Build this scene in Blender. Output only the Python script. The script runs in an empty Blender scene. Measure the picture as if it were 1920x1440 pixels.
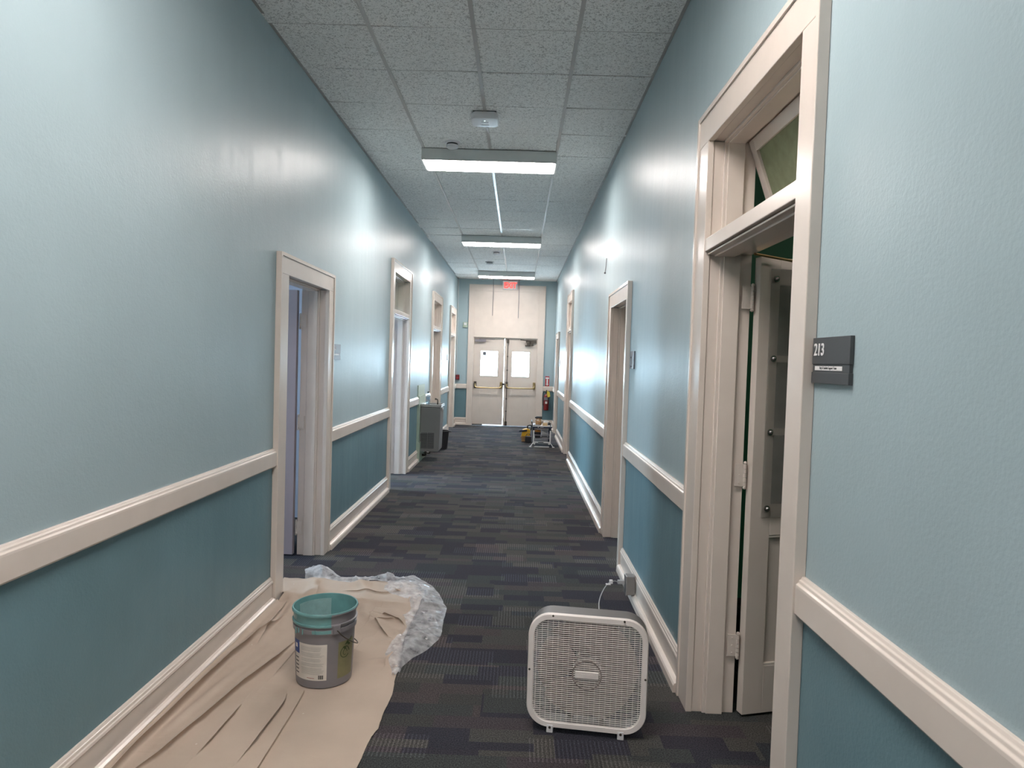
import bpy, math, random
import numpy as np
from mathutils import Vector, Matrix

random.seed(7)
SC = bpy.context.scene
COL = SC.collection
PI = math.pi

# ------------------------------------------------------------------ settings
SC.view_settings.view_transform = 'Standard'
SC.view_settings.look = 'None'
SC.view_settings.gamma = 1.0
SC.view_settings.use_curve_mapping = False
SC.view_settings.exposure = 1.25
SC.cycles.max_bounces = 14
SC.cycles.diffuse_bounces = 8
SC.cycles.transparent_max_bounces = 16

# ------------------------------------------------------------------ main dimensions (metres)
XL, XR = -1.522, 0.841          # wall planes
YB, YE = -8.5, 16.545           # back end and end wall
ZC = 3.51                       # ceiling
TW = 0.19                       # wall thickness
ZR = 0.935                      # where the two paints meet

# ------------------------------------------------------------------ materials
def new_mat(name):
    m = bpy.data.materials.new(name)
    m.use_nodes = True
    nt = m.node_tree
    return m, nt, nt.nodes['Principled BSDF'], nt.nodes['Material Output']

def N(nt, kind, **kw):
    n = nt.nodes.new(kind)
    for k, v in kw.items():
        if k in n.inputs.keys():
            n.inputs[k].default_value = v
        else:
            setattr(n, k, v)
    return n

def coords(nt, scale=(1, 1, 1), rot=(0, 0, 0), kind='Object'):
    tc = nt.nodes.new('ShaderNodeTexCoord')
    mp = nt.nodes.new('ShaderNodeMapping')
    mp.inputs['Scale'].default_value = scale
    mp.inputs['Rotation'].default_value = rot
    nt.links.new(tc.outputs[kind], mp.inputs['Vector'])
    return mp.outputs['Vector']

def ramp(nt, fac, stops, interp='LINEAR'):
    r = nt.nodes.new('ShaderNodeValToRGB')
    r.color_ramp.interpolation = interp
    els = r.color_ramp.elements
    while len(els) > len(stops):
        els.remove(els[-1])
    while len(els) < len(stops):
        els.new(0.5)
    for e, (p, c) in zip(els, stops):
        e.position = p
        e.color = (c[0], c[1], c[2], 1)
    nt.links.new(fac, r.inputs['Fac'])
    return r.outputs['Color']

def math_node(nt, op, a, b=None):
    n = nt.nodes.new('ShaderNodeMath')
    n.operation = op
    for i, v in enumerate((a, b)):
        if v is None:
            continue
        if isinstance(v, (int, float)):
            n.inputs[i].default_value = v
        else:
            nt.links.new(v, n.inputs[i])
    return n.outputs[0]

def mixc(nt, fac, a, b, blend='MIX'):
    n = nt.nodes.new('ShaderNodeMix')
    n.data_type = 'RGBA'
    n.blend_type = blend
    for sock, v in ((n.inputs[0], fac), (n.inputs[6], a), (n.inputs[7], b)):
        if isinstance(v, (int, float)):
            sock.default_value = v
        elif isinstance(v, tuple):
            sock.default_value = (v[0], v[1], v[2], 1)
        else:
            nt.links.new(v, sock)
    return n.outputs[2]

def bump(nt, height, strength, dist, bsdf, prev=None):
    b = nt.nodes.new('ShaderNodeBump')
    b.inputs['Strength'].default_value = strength
    b.inputs['Distance'].default_value = dist
    nt.links.new(height, b.inputs['Height'])
    if prev is not None:
        nt.links.new(prev, b.inputs['Normal'])
    if bsdf is not None:
        nt.links.new(b.outputs['Normal'], bsdf.inputs['Normal'])
    return b.outputs['Normal']

def plain(name, col, rough=0.5, metal=0.0, vary=0.06, scale=18.0, bstr=0.0, bdist=0.002, bscale=60.0, emit=None, spec=0.5):
    """a paint, plastic or metal with a slight procedural unevenness"""
    m, nt, b, out = new_mat(name)
    v = coords(nt)
    n = N(nt, 'ShaderNodeTexNoise', Scale=scale, Detail=4.0)
    nt.links.new(v, n.inputs['Vector'])
    lo = tuple(c * (1 - vary) for c in col)
    hi = tuple(min(1, c * (1 + vary)) for c in col)
    nt.links.new(ramp(nt, n.outputs['Fac'], [(0.3, lo), (0.7, hi)]), b.inputs['Base Color'])
    b.inputs['Roughness'].default_value = rough
    b.inputs['Metallic'].default_value = metal
    b.inputs['Specular IOR Level'].default_value = spec
    if bstr > 0:
        n2 = N(nt, 'ShaderNodeTexNoise', Scale=bscale, Detail=5.0)
        nt.links.new(v, n2.inputs['Vector'])
        bump(nt, n2.outputs['Fac'], bstr, bdist, b)
    if emit:
        b.inputs['Emission Color'].default_value = (*emit[0], 1)
        b.inputs['Emission Strength'].default_value = emit[1]
    return m

def wall_paint(name, col, rough, patchy):
    m, nt, b, out = new_mat(name)
    v = coords(nt)
    big = N(nt, 'ShaderNodeTexNoise', Scale=1.3, Detail=3.0)
    nt.links.new(v, big.inputs['Vector'])
    lo = tuple(c * (1 - patchy) for c in col)
    hi = tuple(c * (1 + patchy) for c in col)
    nt.links.new(ramp(nt, big.outputs['Fac'], [(0.3, lo), (0.7, hi)]), b.inputs['Base Color'])
    # roller streaks: noise stretched up and down
    sv = coords(nt, (16, 16, 1.2))
    st = N(nt, 'ShaderNodeTexNoise', Scale=1.0, Detail=4.0)
    nt.links.new(sv, st.inputs['Vector'])
    r = nt.nodes.new('ShaderNodeMapRange')
    r.inputs['To Min'].default_value = rough - 0.07
    r.inputs['To Max'].default_value = rough + 0.09
    nt.links.new(st.outputs['Fac'], r.inputs['Value'])
    nt.links.new(r.outputs[0], b.inputs['Roughness'])
    # plaster: orange peel, lumps, and the streaks
    n1 = N(nt, 'ShaderNodeTexNoise', Scale=95.0, Detail=3.0)
    n2 = N(nt, 'ShaderNodeTexNoise', Scale=9.0, Detail=6.0, Roughness=0.65)
    nt.links.new(v, n1.inputs['Vector'])
    nt.links.new(v, n2.inputs['Vector'])
    p = bump(nt, n1.outputs['Fac'], 0.24, 0.0035, None)
    p = bump(nt, n2.outputs['Fac'], 0.15, 0.012, None, p)
    bump(nt, st.outputs['Fac'], 0.035, 0.006, b, p)
    b.inputs['Specular IOR Level'].default_value = 0.24
    return m

M = {}
M['wall_up'] = wall_paint('light_teal_wall_paint', (0.362, 0.455, 0.485), 0.38, 0.04)
M['wall_low'] = wall_paint('deep_teal_wall_paint', (0.148, 0.246, 0.280), 0.38, 0.12)
M['trim'] = plain('cream_trim_gloss', (0.69, 0.605, 0.54), 0.24, vary=0.03, scale=6, bstr=0.05, bdist=0.003, bscale=24)
M['trim_flat'] = plain('cream_door_paint', (0.65, 0.575, 0.515), 0.34, vary=0.03, scale=5, bstr=0.06, bdist=0.003, bscale=24)
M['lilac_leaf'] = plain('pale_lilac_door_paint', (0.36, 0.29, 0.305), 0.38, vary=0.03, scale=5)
M['grid'] = plain('ceiling_grid_enamel', (0.46, 0.425, 0.40), 0.28, vary=0.05, scale=3)
M['angle'] = plain('ceiling_angle_enamel', (0.36, 0.33, 0.31), 0.4, vary=0.18, scale=9)
M['fixture'] = plain('white_fixture_enamel', (0.66, 0.68, 0.66), 0.42, vary=0.02)
M['white_plastic'] = plain('white_plastic', (0.75, 0.73, 0.74), 0.35, vary=0.02)
M['fan_white'] = plain('fan_off_white_plastic', (0.80, 0.735, 0.70), 0.36, vary=0.03)
M['fan_blade'] = plain('fan_taupe_plastic', (0.34, 0.29, 0.27), 0.42, vary=0.04)
M['fan_grey'] = plain('fan_grey_housing', (0.13, 0.12, 0.116), 0.48, metal=0.0, vary=0.05)
M['dark'] = plain('black_plastic', (0.02, 0.02, 0.023), 0.45)
M['sign_dark'] = plain('charcoal_sign_plastic', (0.062, 0.066, 0.07), 0.42, vary=0.03)
M['sign_mid'] = plain('grey_sign_plastic', (0.16, 0.155, 0.17), 0.38, vary=0.03)
M['white_print'] = plain('white_lettering', (0.8, 0.78, 0.77), 0.5)
M['black_print'] = plain('black_lettering', (0.03, 0.03, 0.03), 0.6)
M['grey_print'] = plain('grey_print', (0.42, 0.39, 0.36), 0.6)
M['brass'] = plain('worn_brass', (0.42, 0.31, 0.15), 0.28, metal=0.9, vary=0.1)
M['bronze'] = plain('dark_bronze', (0.10, 0.085, 0.07), 0.35, metal=0.6, vary=0.1)
M['steel'] = plain('brushed_steel', (0.50, 0.49, 0.48), 0.3, metal=0.9, vary=0.06)
M['closer'] = plain('closer_grey_enamel', (0.23, 0.21, 0.23), 0.4, vary=0.05)
M['cabinet'] = plain('grey_cabinet_enamel', (0.20, 0.195, 0.19), 0.42, vary=0.03, scale=4)
M['plate_green'] = plain('pale_green_plate', (0.42, 0.50, 0.40), 0.4, vary=0.04)
M['red'] = plain('red_enamel', (0.17, 0.012, 0.014), 0.3)
M['red_sign'] = plain('red_sign_vinyl', (0.42, 0.03, 0.03), 0.4)
M['yellow_tag'] = plain('yellow_tag', (0.72, 0.55, 0.06), 0.5)
M['tool_yellow'] = plain('yellow_tool_plastic', (0.70, 0.40, 0.03), 0.4)
M['tool_orange'] = plain('orange_tool_plastic', (0.70, 0.27, 0.03), 0.4)
M['tan'] = plain('tan_leather', (0.42, 0.25, 0.12), 0.6, vary=0.2, scale=30)
M['wood'] = plain('raw_pine', (0.58, 0.40, 0.22), 0.55, vary=0.15, scale=14)
M['navy'] = plain('navy_powder_coat', (0.02, 0.03, 0.06), 0.4)
M['stool_white'] = plain('white_powder_coat', (0.70, 0.70, 0.70), 0.4)
M['rag'] = plain('white_rag', (0.72, 0.70, 0.68), 0.9)
M['green_wall'] = plain('green_room_paint', (0.05, 0.27, 0.15), 0.5, vary=0.03, scale=2)
M['purple_wall'] = plain('lilac_room_paint', (0.42, 0.40, 0.47), 0.6, vary=0.03, scale=2)
M['room_ceiling'] = plain('white_ceiling_paint', (0.68, 0.68, 0.66), 0.8)
M['dark_void'] = plain('dark_gap', (0.01, 0.01, 0.012), 0.9)
M['cord_grey'] = plain('grey_cord', (0.45, 0.44, 0.45), 0.5)
M['grey_box'] = plain('grey_outlet_enamel', (0.24, 0.22, 0.21), 0.4)
M['bucket'] = plain('grey_bucket_plastic', (0.215, 0.20, 0.212), 0.36, vary=0.05, scale=9)
M['wet_paint'] = plain('wet_teal_paint', (0.15, 0.315, 0.315), 0.18, vary=0.12, scale=14, bstr=0.15, bdist=0.004, bscale=25)
M['label_white'] = plain('label_paper', (0.66, 0.61, 0.55), 0.5)
M['label_blue'] = plain('label_blue', (0.02, 0.06, 0.24), 0.4)
M['label_olive'] = plain('label_olive', (0.215, 0.20, 0.105), 0.45, vary=0.1)
M['leaf_green'] = plain('label_leaf_green', (0.045, 0.07, 0.02), 0.5, vary=0.2)
M['door_guard_bolt'] = plain('bolt_steel', (0.42, 0.41, 0.40), 0.25, metal=0.95)

def glassy(name, tint, rough, mix_diffuse=0.0, dcol=(0.5, 0.5, 0.5), bumpy=0.0, crumple=False):
    m, nt, b, out = new_mat(name)
    nt.nodes.remove(b)
    tr = N(nt, 'ShaderNodeBsdfTransparent')
    tr.inputs['Color'].default_value = (*tint, 1)
    gl = N(nt, 'ShaderNodeBsdfGlossy')
    gl.inputs['Roughness'].default_value = rough
    fr = N(nt, 'ShaderNodeFresnel', IOR=1.45)
    ge = nt.nodes.new('ShaderNodeNewGeometry')     # same reflection from either face: thin sheet
    ior = nt.nodes.new('ShaderNodeMapRange')
    ior.inputs['To Min'].default_value = 1.45
    ior.inputs['To Max'].default_value = 1.0 / 1.45
    nt.links.new(ge.outputs['Backfacing'], ior.inputs['Value'])
    nt.links.new(ior.outputs[0], fr.inputs['IOR'])
    v = coords(nt)
    n = N(nt, 'ShaderNodeTexNoise', Scale=22.0, Detail=4.0)
    nt.links.new(v, n.inputs['Vector'])
    if bumpy > 0:
        if crumple:
            nb = None
            for sc_, st_ in ((14.0, 0.55), (34.0, 0.4), (80.0, 0.25)):
                vo = N(nt, 'ShaderNodeTexVoronoi', Scale=sc_)
                vo.feature = 'DISTANCE_TO_EDGE'
                ds = N(nt, 'ShaderNodeTexNoise', Scale=sc_ * 0.7, Detail=3.0)
                nt.links.new(v, ds.inputs['Vector'])
                vm = nt.nodes.new('ShaderNodeVectorMath'); vm.operation = 'MULTIPLY_ADD'
                nt.links.new(ds.outputs['Color'], vm.inputs[0]); vm.inputs[1].default_value = (0.06, 0.06, 0.06); nt.links.new(v, vm.inputs[2])
                nt.links.new(vm.outputs[0], vo.inputs['Vector'])
                nb = bump(nt, vo.outputs['Distance'], st_, 0.4 / sc_, None, nb)
        else:
            nb = bump(nt, n.outputs['Fac'], bumpy, 0.01, None)
        nt.links.new(nb, gl.inputs['Normal'])
        nt.links.new(nb, fr.inputs['Normal'])
    mx = N(nt, 'ShaderNodeMixShader')
    nt.links.new(fr.outputs[0], mx.inputs[0])
    nt.links.new(tr.outputs[0], mx.inputs[1])
    nt.links.new(gl.outputs[0], mx.inputs[2])
    res = mx.outputs[0]
    if mix_diffuse > 0:
        df = N(nt, 'ShaderNodeBsdfDiffuse')
        df.inputs['Color'].default_value = (*dcol, 1)
        tl = N(nt, 'ShaderNodeBsdfTranslucent')
        tl.inputs['Color'].default_value = (*dcol, 1)
        m0 = N(nt, 'ShaderNodeMixShader')
        m0.inputs[0].default_value = 0.4
        nt.links.new(df.outputs[0], m0.inputs[1])
        nt.links.new(tl.outputs[0], m0.inputs[2])
        m2 = N(nt, 'ShaderNodeMixShader')
        r = nt.nodes.new('ShaderNodeMapRange')
        r.inputs['From Min'].default_value = 0.3
        r.inputs['From Max'].default_value = 0.7
        q = 0.45 if crumple else 0.08
        r.inputs['To Min'].default_value = mix_diffuse * (1 - q)
        r.inputs['To Max'].default_value = min(1, mix_diffuse * (1 + q))
        nt.links.new(n.outputs['Fac'], r.inputs['Value'])
        nt.links.new(r.outputs[0], m2.inputs[0])
        nt.links.new(res, m2.inputs[1])
        nt.links.new(m0.outputs[0], m2.inputs[2])
        res = m2.outputs[0]
    nt.links.new(res, out.inputs['Surface'])
    return m

M['glass'] = glassy('clear_glass', (0.95, 0.97, 0.96), 0.02)
M['frosted'] = glassy('frosted_transom_glass', (0.55, 0.62, 0.50), 0.25, 0.75, (0.44, 0.48, 0.32), 0.08)
M['guard'] = glassy('plexiglass_guard', (0.88, 0.88, 0.86), 0.12, 0.30, (0.62, 0.60, 0.57), 0.05)
M['pane_dim'] = glassy('door_pane_glass', (0.55, 0.66, 0.60), 0.06, 0.45, (0.13, 0.17, 0.14), 0.1)
M['plastic_sheet'] = glassy('clear_plastic_sheeting', (0.95, 0.95, 0.96), 0.12, 0.43, (0.92, 0.90, 0.91), 0.5, crumple=True)
M['bottle'] = glassy('clear_bottle_plastic', (0.85, 0.92, 0.98), 0.05, 0.15, (0.7, 0.8, 0.9), 0.2)

def lens_mat(strength):
    m, nt, b, out = new_mat('fluorescent_lens')
    v = coords(nt)
    ck = N(nt, 'ShaderNodeTexChecker', Scale=160.0)
    nt.links.new(v, ck.inputs['Vector'])
    ck.inputs['Color1'].default_value = (0.9, 0.9, 0.9, 1)
    ck.inputs['Color2'].default_value = (0.8, 0.8, 0.8, 1)
    nt.links.new(ck.outputs['Color'], b.inputs['Base Color'])
    b.inputs['Roughness'].default_value = 0.4
    b.inputs['Emission Color'].default_value = (1.0, 0.925, 0.885, 1)
    b.inputs['Emission Strength'].default_value = strength
    return m
M['lens'] = lens_mat(20.0)

def tile_mat():
    m, nt, b, out = new_mat('fissured_ceiling_tile')
    v = coords(nt, (1.0, 1.0, 1.0))
    n = N(nt, 'ShaderNodeTexNoise', Scale=62.0, Detail=2.0, Roughness=0.55, Distortion=1.6)
    nt.links.new(v, n.inputs['Vector'])
    fis = ramp(nt, n.outputs['Fac'], [(0.40, (0, 0, 0)), (0.47, (1, 1, 1))])
    n2 = N(nt, 'ShaderNodeTexNoise', Scale=2.2, Detail=2.0)
    nt.links.new(v, n2.inputs['Vector'])
    base = ramp(nt, n2.outputs['Fac'], [(0.3, (0.87, 0.85, 0.825)), (0.7, (0.92, 0.90, 0.875))])
    col = mixc(nt, fis, (0.52, 0.50, 0.48), base)
    nt.links.new(col, b.inputs['Base Color'])
    b.inputs['Roughness'].default_value = 0.9
    bump(nt, n.outputs['Fac'], 0.25, 0.004, b)
    return m
M['tile'] = tile_mat()

def carpet_mat():
    m, nt, b, out = new_mat('patchwork_carpet_tile')
    def bricks(w, h, off, seed_shift, scale=1.0):
        v = coords(nt)
        add = nt.nodes.new('ShaderNodeVectorMath')
        add.operation = 'ADD'
        add.inputs[1].default_value = seed_shift
        nt.links.new(v, add.inputs[0])
        br = nt.nodes.new('ShaderNodeTexBrick')
        br.inputs['Scale'].default_value = scale
        br.inputs['Mortar Size'].default_value = 0.0
        br.inputs['Brick Width'].default_value = w
        br.inputs['Row Height'].default_value = h
        br.inputs['Color1'].default_value = (0, 0, 0, 1)
        br.inputs['Color2'].default_value = (1, 1, 1, 1)
        br.offset = off
        br.offset_frequency = 2
        nt.links.new(add.outputs[0], br.inputs['Vector'])
        return br.outputs['Color']
    a = bricks(0.31, 0.17, 0.37, (3.1, 0.02, 0))
    c = bricks(0.27, 0.10, 0.61, (0.7, 5.3, 0))
    d = bricks(0.47, 0.26, 0.5, (1.3, 2.2, 0))
    sel = math_node(nt, 'GREATER_THAN', d, 0.52)
    f1 = mixc(nt, sel, a, c)
    colr = ramp(nt, f1, [(0.0, (0.028, 0.028, 0.038)), (0.13, (0.046, 0.046, 0.045)), (0.26, (0.060, 0.057, 0.054)),
                         (0.38, (0.030, 0.028, 0.038)), (0.48, (0.060, 0.050, 0.052)), (0.58, (0.042, 0.046, 0.047)), (0.68, (0.029, 0.029, 0.040)),
                         (0.78, (0.059, 0.058, 0.056)), (0.88, (0.052, 0.044, 0.050)), (0.95, (0.032, 0.036, 0.042))], 'CONSTANT')
    # ribs: light loops in lines running down the corridor on some patches
    e = bricks(0.41, 0.17, 0.43, (7.7, 0.9, 0))
    rsel = math_node(nt, 'GREATER_THAN', e, 0.66)
    wv = N(nt, 'ShaderNodeTexWave', Scale=18.5, Distortion=0.8, Detail=2.0)
    wv.wave_type = 'BANDS'
    wv.bands_direction = 'X'
    wv.inputs['Detail Scale'].default_value = 8.0
    nt.links.new(coords(nt), wv.inputs['Vector'])
    rib = ramp(nt, wv.outputs['Fac'], [(0.45, (0, 0, 0)), (0.75, (1, 1, 1))])
    ribm = math_node(nt, 'MULTIPLY', rib, rsel)
    col = mixc(nt, ribm, colr, mixc(nt, 1.0, colr, (1.7, 1.7, 1.7), 'MULTIPLY'))
    sp = N(nt, 'ShaderNodeTexNoise', Scale=170.0, Detail=3.0)
    nt.links.new(coords(nt), sp.inputs['Vector'])
    spk = ramp(nt, sp.outputs['Fac'], [(0.34, (0.42, 0.42, 0.43)), (0.68, (1.65, 1.62, 1.56))])
    col = mixc(nt, 1.0, col, spk, 'MULTIPLY')
    nt.links.new(col, b.inputs['Base Color'])
    b.inputs['Roughness'].default_value = 0.95
    b.inputs['Specular IOR Level'].default_value = 0.25
    p = bump(nt, sp.outputs['Fac'], 0.6, 0.006, None)
    bump(nt, ribm, 0.4, 0.004, b, p)
    return m
M['carpet'] = carpet_mat()

def canvas_mat():
    m, nt, b, out = new_mat('canvas_drop_cloth')
    v = coords(nt)
    n = N(nt, 'ShaderNodeTexNoise', Scale=3.0, Detail=5.0)
    nt.links.new(v, n.inputs['Vector'])
    base = ramp(nt, n.outputs['Fac'], [(0.3, (0.44, 0.352, 0.285)), (0.7, (0.50, 0.402, 0.328))])
    vo = N(nt, 'ShaderNodeTexVoronoi', Scale=7.0)
    nt.links.new(v, vo.inputs['Vector'])
    dots = ramp(nt, vo.outputs['Distance'], [(0.02, (1, 1, 1)), (0.035, (0, 0, 0))])
    col = mixc(nt, dots, base, (0.60, 0.54, 0.47))
    nt.links.new(col, b.inputs['Base Color'])
    b.inputs['Roughness'].default_value = 0.92
    b.inputs['Specular IOR Level'].default_value = 0.2
    n2 = N(nt, 'ShaderNodeTexNoise', Scale=420.0, Detail=2.0)
    nt.links.new(v, n2.inputs['Vector'])
    n3 = N(nt, 'ShaderNodeTexNoise', Scale=16.0, Detail=5.0)
    nt.links.new(v, n3.inputs['Vector'])
    p = bump(nt, n2.outputs['Fac'], 0.2, 0.002, None)
    bump(nt, n3.outputs['Fac'], 0.25, 0.006, b, p)
    return m
M['canvas'] = canvas_mat()

# ------------------------------------------------------------------ mesh collector
class MB:
    def __init__(s):
        s.v = []; s.f = []; s.mi = []; s.cur = 0
    def add(s, vs, fs):
        o = len(s.v)
        s.v += [tuple(p) for p in vs]
        s.f += [tuple(i + o for i in f) for f in fs]
        s.mi += [s.cur] * len(fs)
        return s
    def box(s, x0, x1, y0, y1, z0, z1):
        x0, x1 = min(x0, x1), max(x0, x1); y0, y1 = min(y0, y1), max(y0, y1); z0, z1 = min(z0, z1), max(z0, z1)
        vs = [(x, y, z) for z in (z0, z1) for y in (y0, y1) for x in (x0, x1)]
        return s.add(vs, [(0, 2, 3, 1), (4, 5, 7, 6), (0, 1, 5, 4), (2, 6, 7, 3), (0, 4, 6, 2), (1, 3, 7, 5)])
    def cyl(s, p0, p1, r0, r1=None, n=20, caps=True):
        r1 = r0 if r1 is None else r1
        p0, p1 = Vector(p0), Vector(p1)
        d = (p1 - p0).normalized()
        a = d.orthogonal().normalized(); b = d.cross(a)
        vs = []
        for p, r in ((p0, r0), (p1, r1)):
            for i in range(n):
                t = 2 * PI * i / n
                vs.append(p + a * (r * math.cos(t)) + b * (r * math.sin(t)))
        fs = [(i, (i + 1) % n, n + (i + 1) % n, n + i) for i in range(n)]
        if caps:
            fs += [tuple(range(n))[::-1], tuple(range(n, 2 * n))]
        return s.add(vs, fs)
    def tube(s, pts, r, n=8, closed=False):
        pts = [Vector(p) for p in pts]
        L = len(pts); vs = []; prev = None
        for i, p in enumerate(pts):
            t = (pts[min(i + 1, L - 1)] - pts[max(i - 1, 0)]).normalized()
            if prev is None:
                a = t.orthogonal().normalized()
            else:
                a = (prev - t * prev.dot(t)).normalized()
            prev = a; b = t.cross(a)
            for k in range(n):
                q = 2 * PI * k / n
                vs.append(p + a * (r * math.cos(q)) + b * (r * math.sin(q)))
        fs = []
        for i in range(L - 1):
            for k in range(n):
                fs.append((i * n + k, i * n + (k + 1) % n, (i + 1) * n + (k + 1) % n, (i + 1) * n + k))
        fs += [tuple(range(n))[::-1], tuple(range((L - 1) * n, L * n))]
        return s.add(vs, fs)
    def lathe(s, prof, c=(0, 0, 0), n=48, a0=0.0, a1=2 * PI):
        full = abs(a1 - a0 - 2 * PI) < 1e-6
        m = n if full else n + 1
        vs = []
        for r, z in prof:
            for i in range(m):
                t = a0 + (a1 - a0) * i / n
                vs.append((c[0] + r * math.cos(t), c[1] + r * math.sin(t), c[2] + z))
        fs = []
        for j in range(len(prof) - 1):
            for i in range(n):
                k = (i + 1) % m if full else i + 1
                fs.append((j * m + i, j * m + k, (j + 1) * m + k, (j + 1) * m + i))
        return s.add(vs, fs)
    def ball(s, c, r, n=14, sz=1.0):
        prof = [(max(1e-4, r * math.sin(PI * i / n)), -r * sz * math.cos(PI * i / n)) for i in range(n + 1)]
        return s.lathe(prof, c, n * 2)
    def sweep(s, prof, y0, y1, xw, sg):
        """profile of (distance off the wall, height) run along y on the wall x = xw; sg is +1 on the right wall"""
        k = len(prof)
        vs = [(xw - sg * d, y, z) for y in (y0, y1) for d, z in prof]
        fs = [(i, (i + 1) % k, k + (i + 1) % k, k + i) for i in range(k)]
        fs += [tuple(range(k))[::-1], tuple(range(k, 2 * k))]
        return s.add(vs, fs)
    def sweepx(s, prof, x0, x1, yw):
        k = len(prof)
        vs = [(x, yw - d, z) for x in (x0, x1) for d, z in prof]
        fs = [(i, (i + 1) % k, k + (i + 1) % k, k + i) for i in range(k)]
        fs += [tuple(range(k))[::-1], tuple(range(k, 2 * k))]
        return s.add(vs, fs)
    def build(s, name, mats, parent=None, smooth=False, bevel=0.0, loc=None, segs=2):
        me = bpy.data.meshes.new(name)
        if loc is not None:
            s.v = [(a - loc[0], b - loc[1], c - loc[2]) for a, b, c in s.v]
        me.from_pydata(s.v, [], s.f)
        if not isinstance(mats, (list, tuple)):
            mats = [mats]
        for m in mats:
            me.materials.append(m)
        me.polygons.foreach_set('material_index', s.mi)
        me.validate()
        import bmesh
        bm = bmesh.new(); bm.from_mesh(me)
        bmesh.ops.recalc_face_normals(bm, faces=bm.faces)
        bm.to_mesh(me); bm.free()
        me.update()
        if smooth:
            me.polygons.foreach_set('use_smooth', [True] * len(me.polygons))
            try:
                me.set_sharp_from_angle(angle=math.radians(38))
            except Exception:
                pass
        o = bpy.data.objects.new(name, me)
        COL.objects.link(o)
        if parent is not None:
            o.parent = parent
            if parent.type == 'EMPTY' or True:
                # geometry is written in world coordinates: undo the parent's own offset
                o.matrix_parent_inverse = parent_world(parent).inverted()
        if loc is not None:
            o.location = loc
        if bevel > 0:
            md = o.modifiers.new('edge', 'BEVEL')
            md.width = bevel; md.segments = segs; md.limit_method = 'ANGLE'; md.angle_limit = math.radians(40)
        return o

def parent_world(p):
    m = p.matrix_basis.copy()
    if p.parent:
        m = parent_world(p.parent) @ p.matrix_parent_inverse @ m
    return m

def tag(o, label, cat, group=None, kind=None):
    o['label'] = label; o['category'] = cat
    if group: o['group'] = group
    if kind: o['kind'] = kind
    return o

def thing(name, loc, label, cat, group=None, kind=None, rotz=0.0):
    o = bpy.data.objects.new(name, None)
    o.empty_display_size = 0.1
    COL.objects.link(o)
    o.location = loc; o.rotation_euler = (0, 0, rotz)
    return tag(o, label, cat, group, kind)

def place(o, parent):
    """parent an object whose geometry is in the parent's local coordinates"""
    o.parent = parent
    o.matrix_parent_inverse = Matrix.Identity(4)
    return o

def lettering(name, text, size, mat, mw, parent, extrude=0.001, align='LEFT', bold=0.0):
    cu = bpy.data.curves.new(name, 'FONT')
    cu.body = text; cu.size = size; cu.extrude = extrude; cu.align_x = align; cu.offset = bold
    tmp = bpy.data.objects.new(name + '_curve', cu)
    COL.objects.link(tmp)
    dg = bpy.context.evaluated_depsgraph_get()
    me = bpy.data.meshes.new_from_object(tmp.evaluated_get(dg))
    bpy.data.objects.remove(tmp)
    bpy.data.curves.remove(cu)
    me.name = name
    me.materials.clear(); me.materials.append(mat)
    me.transform(mw)
    o = bpy.data.objects.new(name, me)
    COL.objects.link(o)
    if parent is not None:
        o.parent = parent
        o.matrix_parent_inverse = parent_world(parent).inverted()
    return o

# ------------------------------------------------------------------ room shell
CUT = 0.028    # the rough opening is this much wider than the casing's inner edge
#            outer0 inner0 inner1 outer1 transom
DL = {'L1': (4.262, 4.425, 5.365, 5.507, False), 'L2': (8.020, 8.165, 9.270, 9.425, True),
      'L3': (11.78, 11.91, 13.02, 13.175, True), 'L4': (14.79, 14.94, 15.86, 16.01, True)}
DR = {'R1': (1.962, 2.092, 3.110, 3.278, True), 'R2': (5.242, 5.350, 6.232, 6.372, False),
      'R3': (10.93, 11.06, 11.86, 12.015, True), 'R4': (14.46, 14.60, 15.28, 15.43, False)}
Z_TOP = {True: 2.592, False: 2.088}
Z_OUT = {True: 2.737, False: 2.218}

def side_wall(name, xw, sg, doors, label):
    mb = MB()
    xb = xw + sg * TW
    def piece(y0, y1, z0, z1):
        for a, b, mi in ((z0, min(z1, ZR), 1), (max(z0, ZR), z1, 0)):
            if b > a + 1e-4:
                mb.cur = mi
                mb.box(xw, xb, y0, y1, a, b)
    y = YB
    for o0, i0, i1, o1, tr in sorted(doors.values()):
        piece(y, i0 - CUT, 0, ZC + 0.05)
        piece(i0 - CUT, i1 + CUT, Z_TOP[tr] + CUT, ZC + 0.05)
        y = i1 + CUT
    piece(y, YE, 0, ZC + 0.05)
    o = mb.build(name, [M['wall_up'], M['wall_low']])
    return tag(o, label, 'wall', kind='structure')

side_wall('wall_left', XL, -1, DL, 'long left corridor wall painted light teal above deep teal')
side_wall('wall_right', XR, 1, DR, 'long right corridor wall painted light teal above deep teal')

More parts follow.
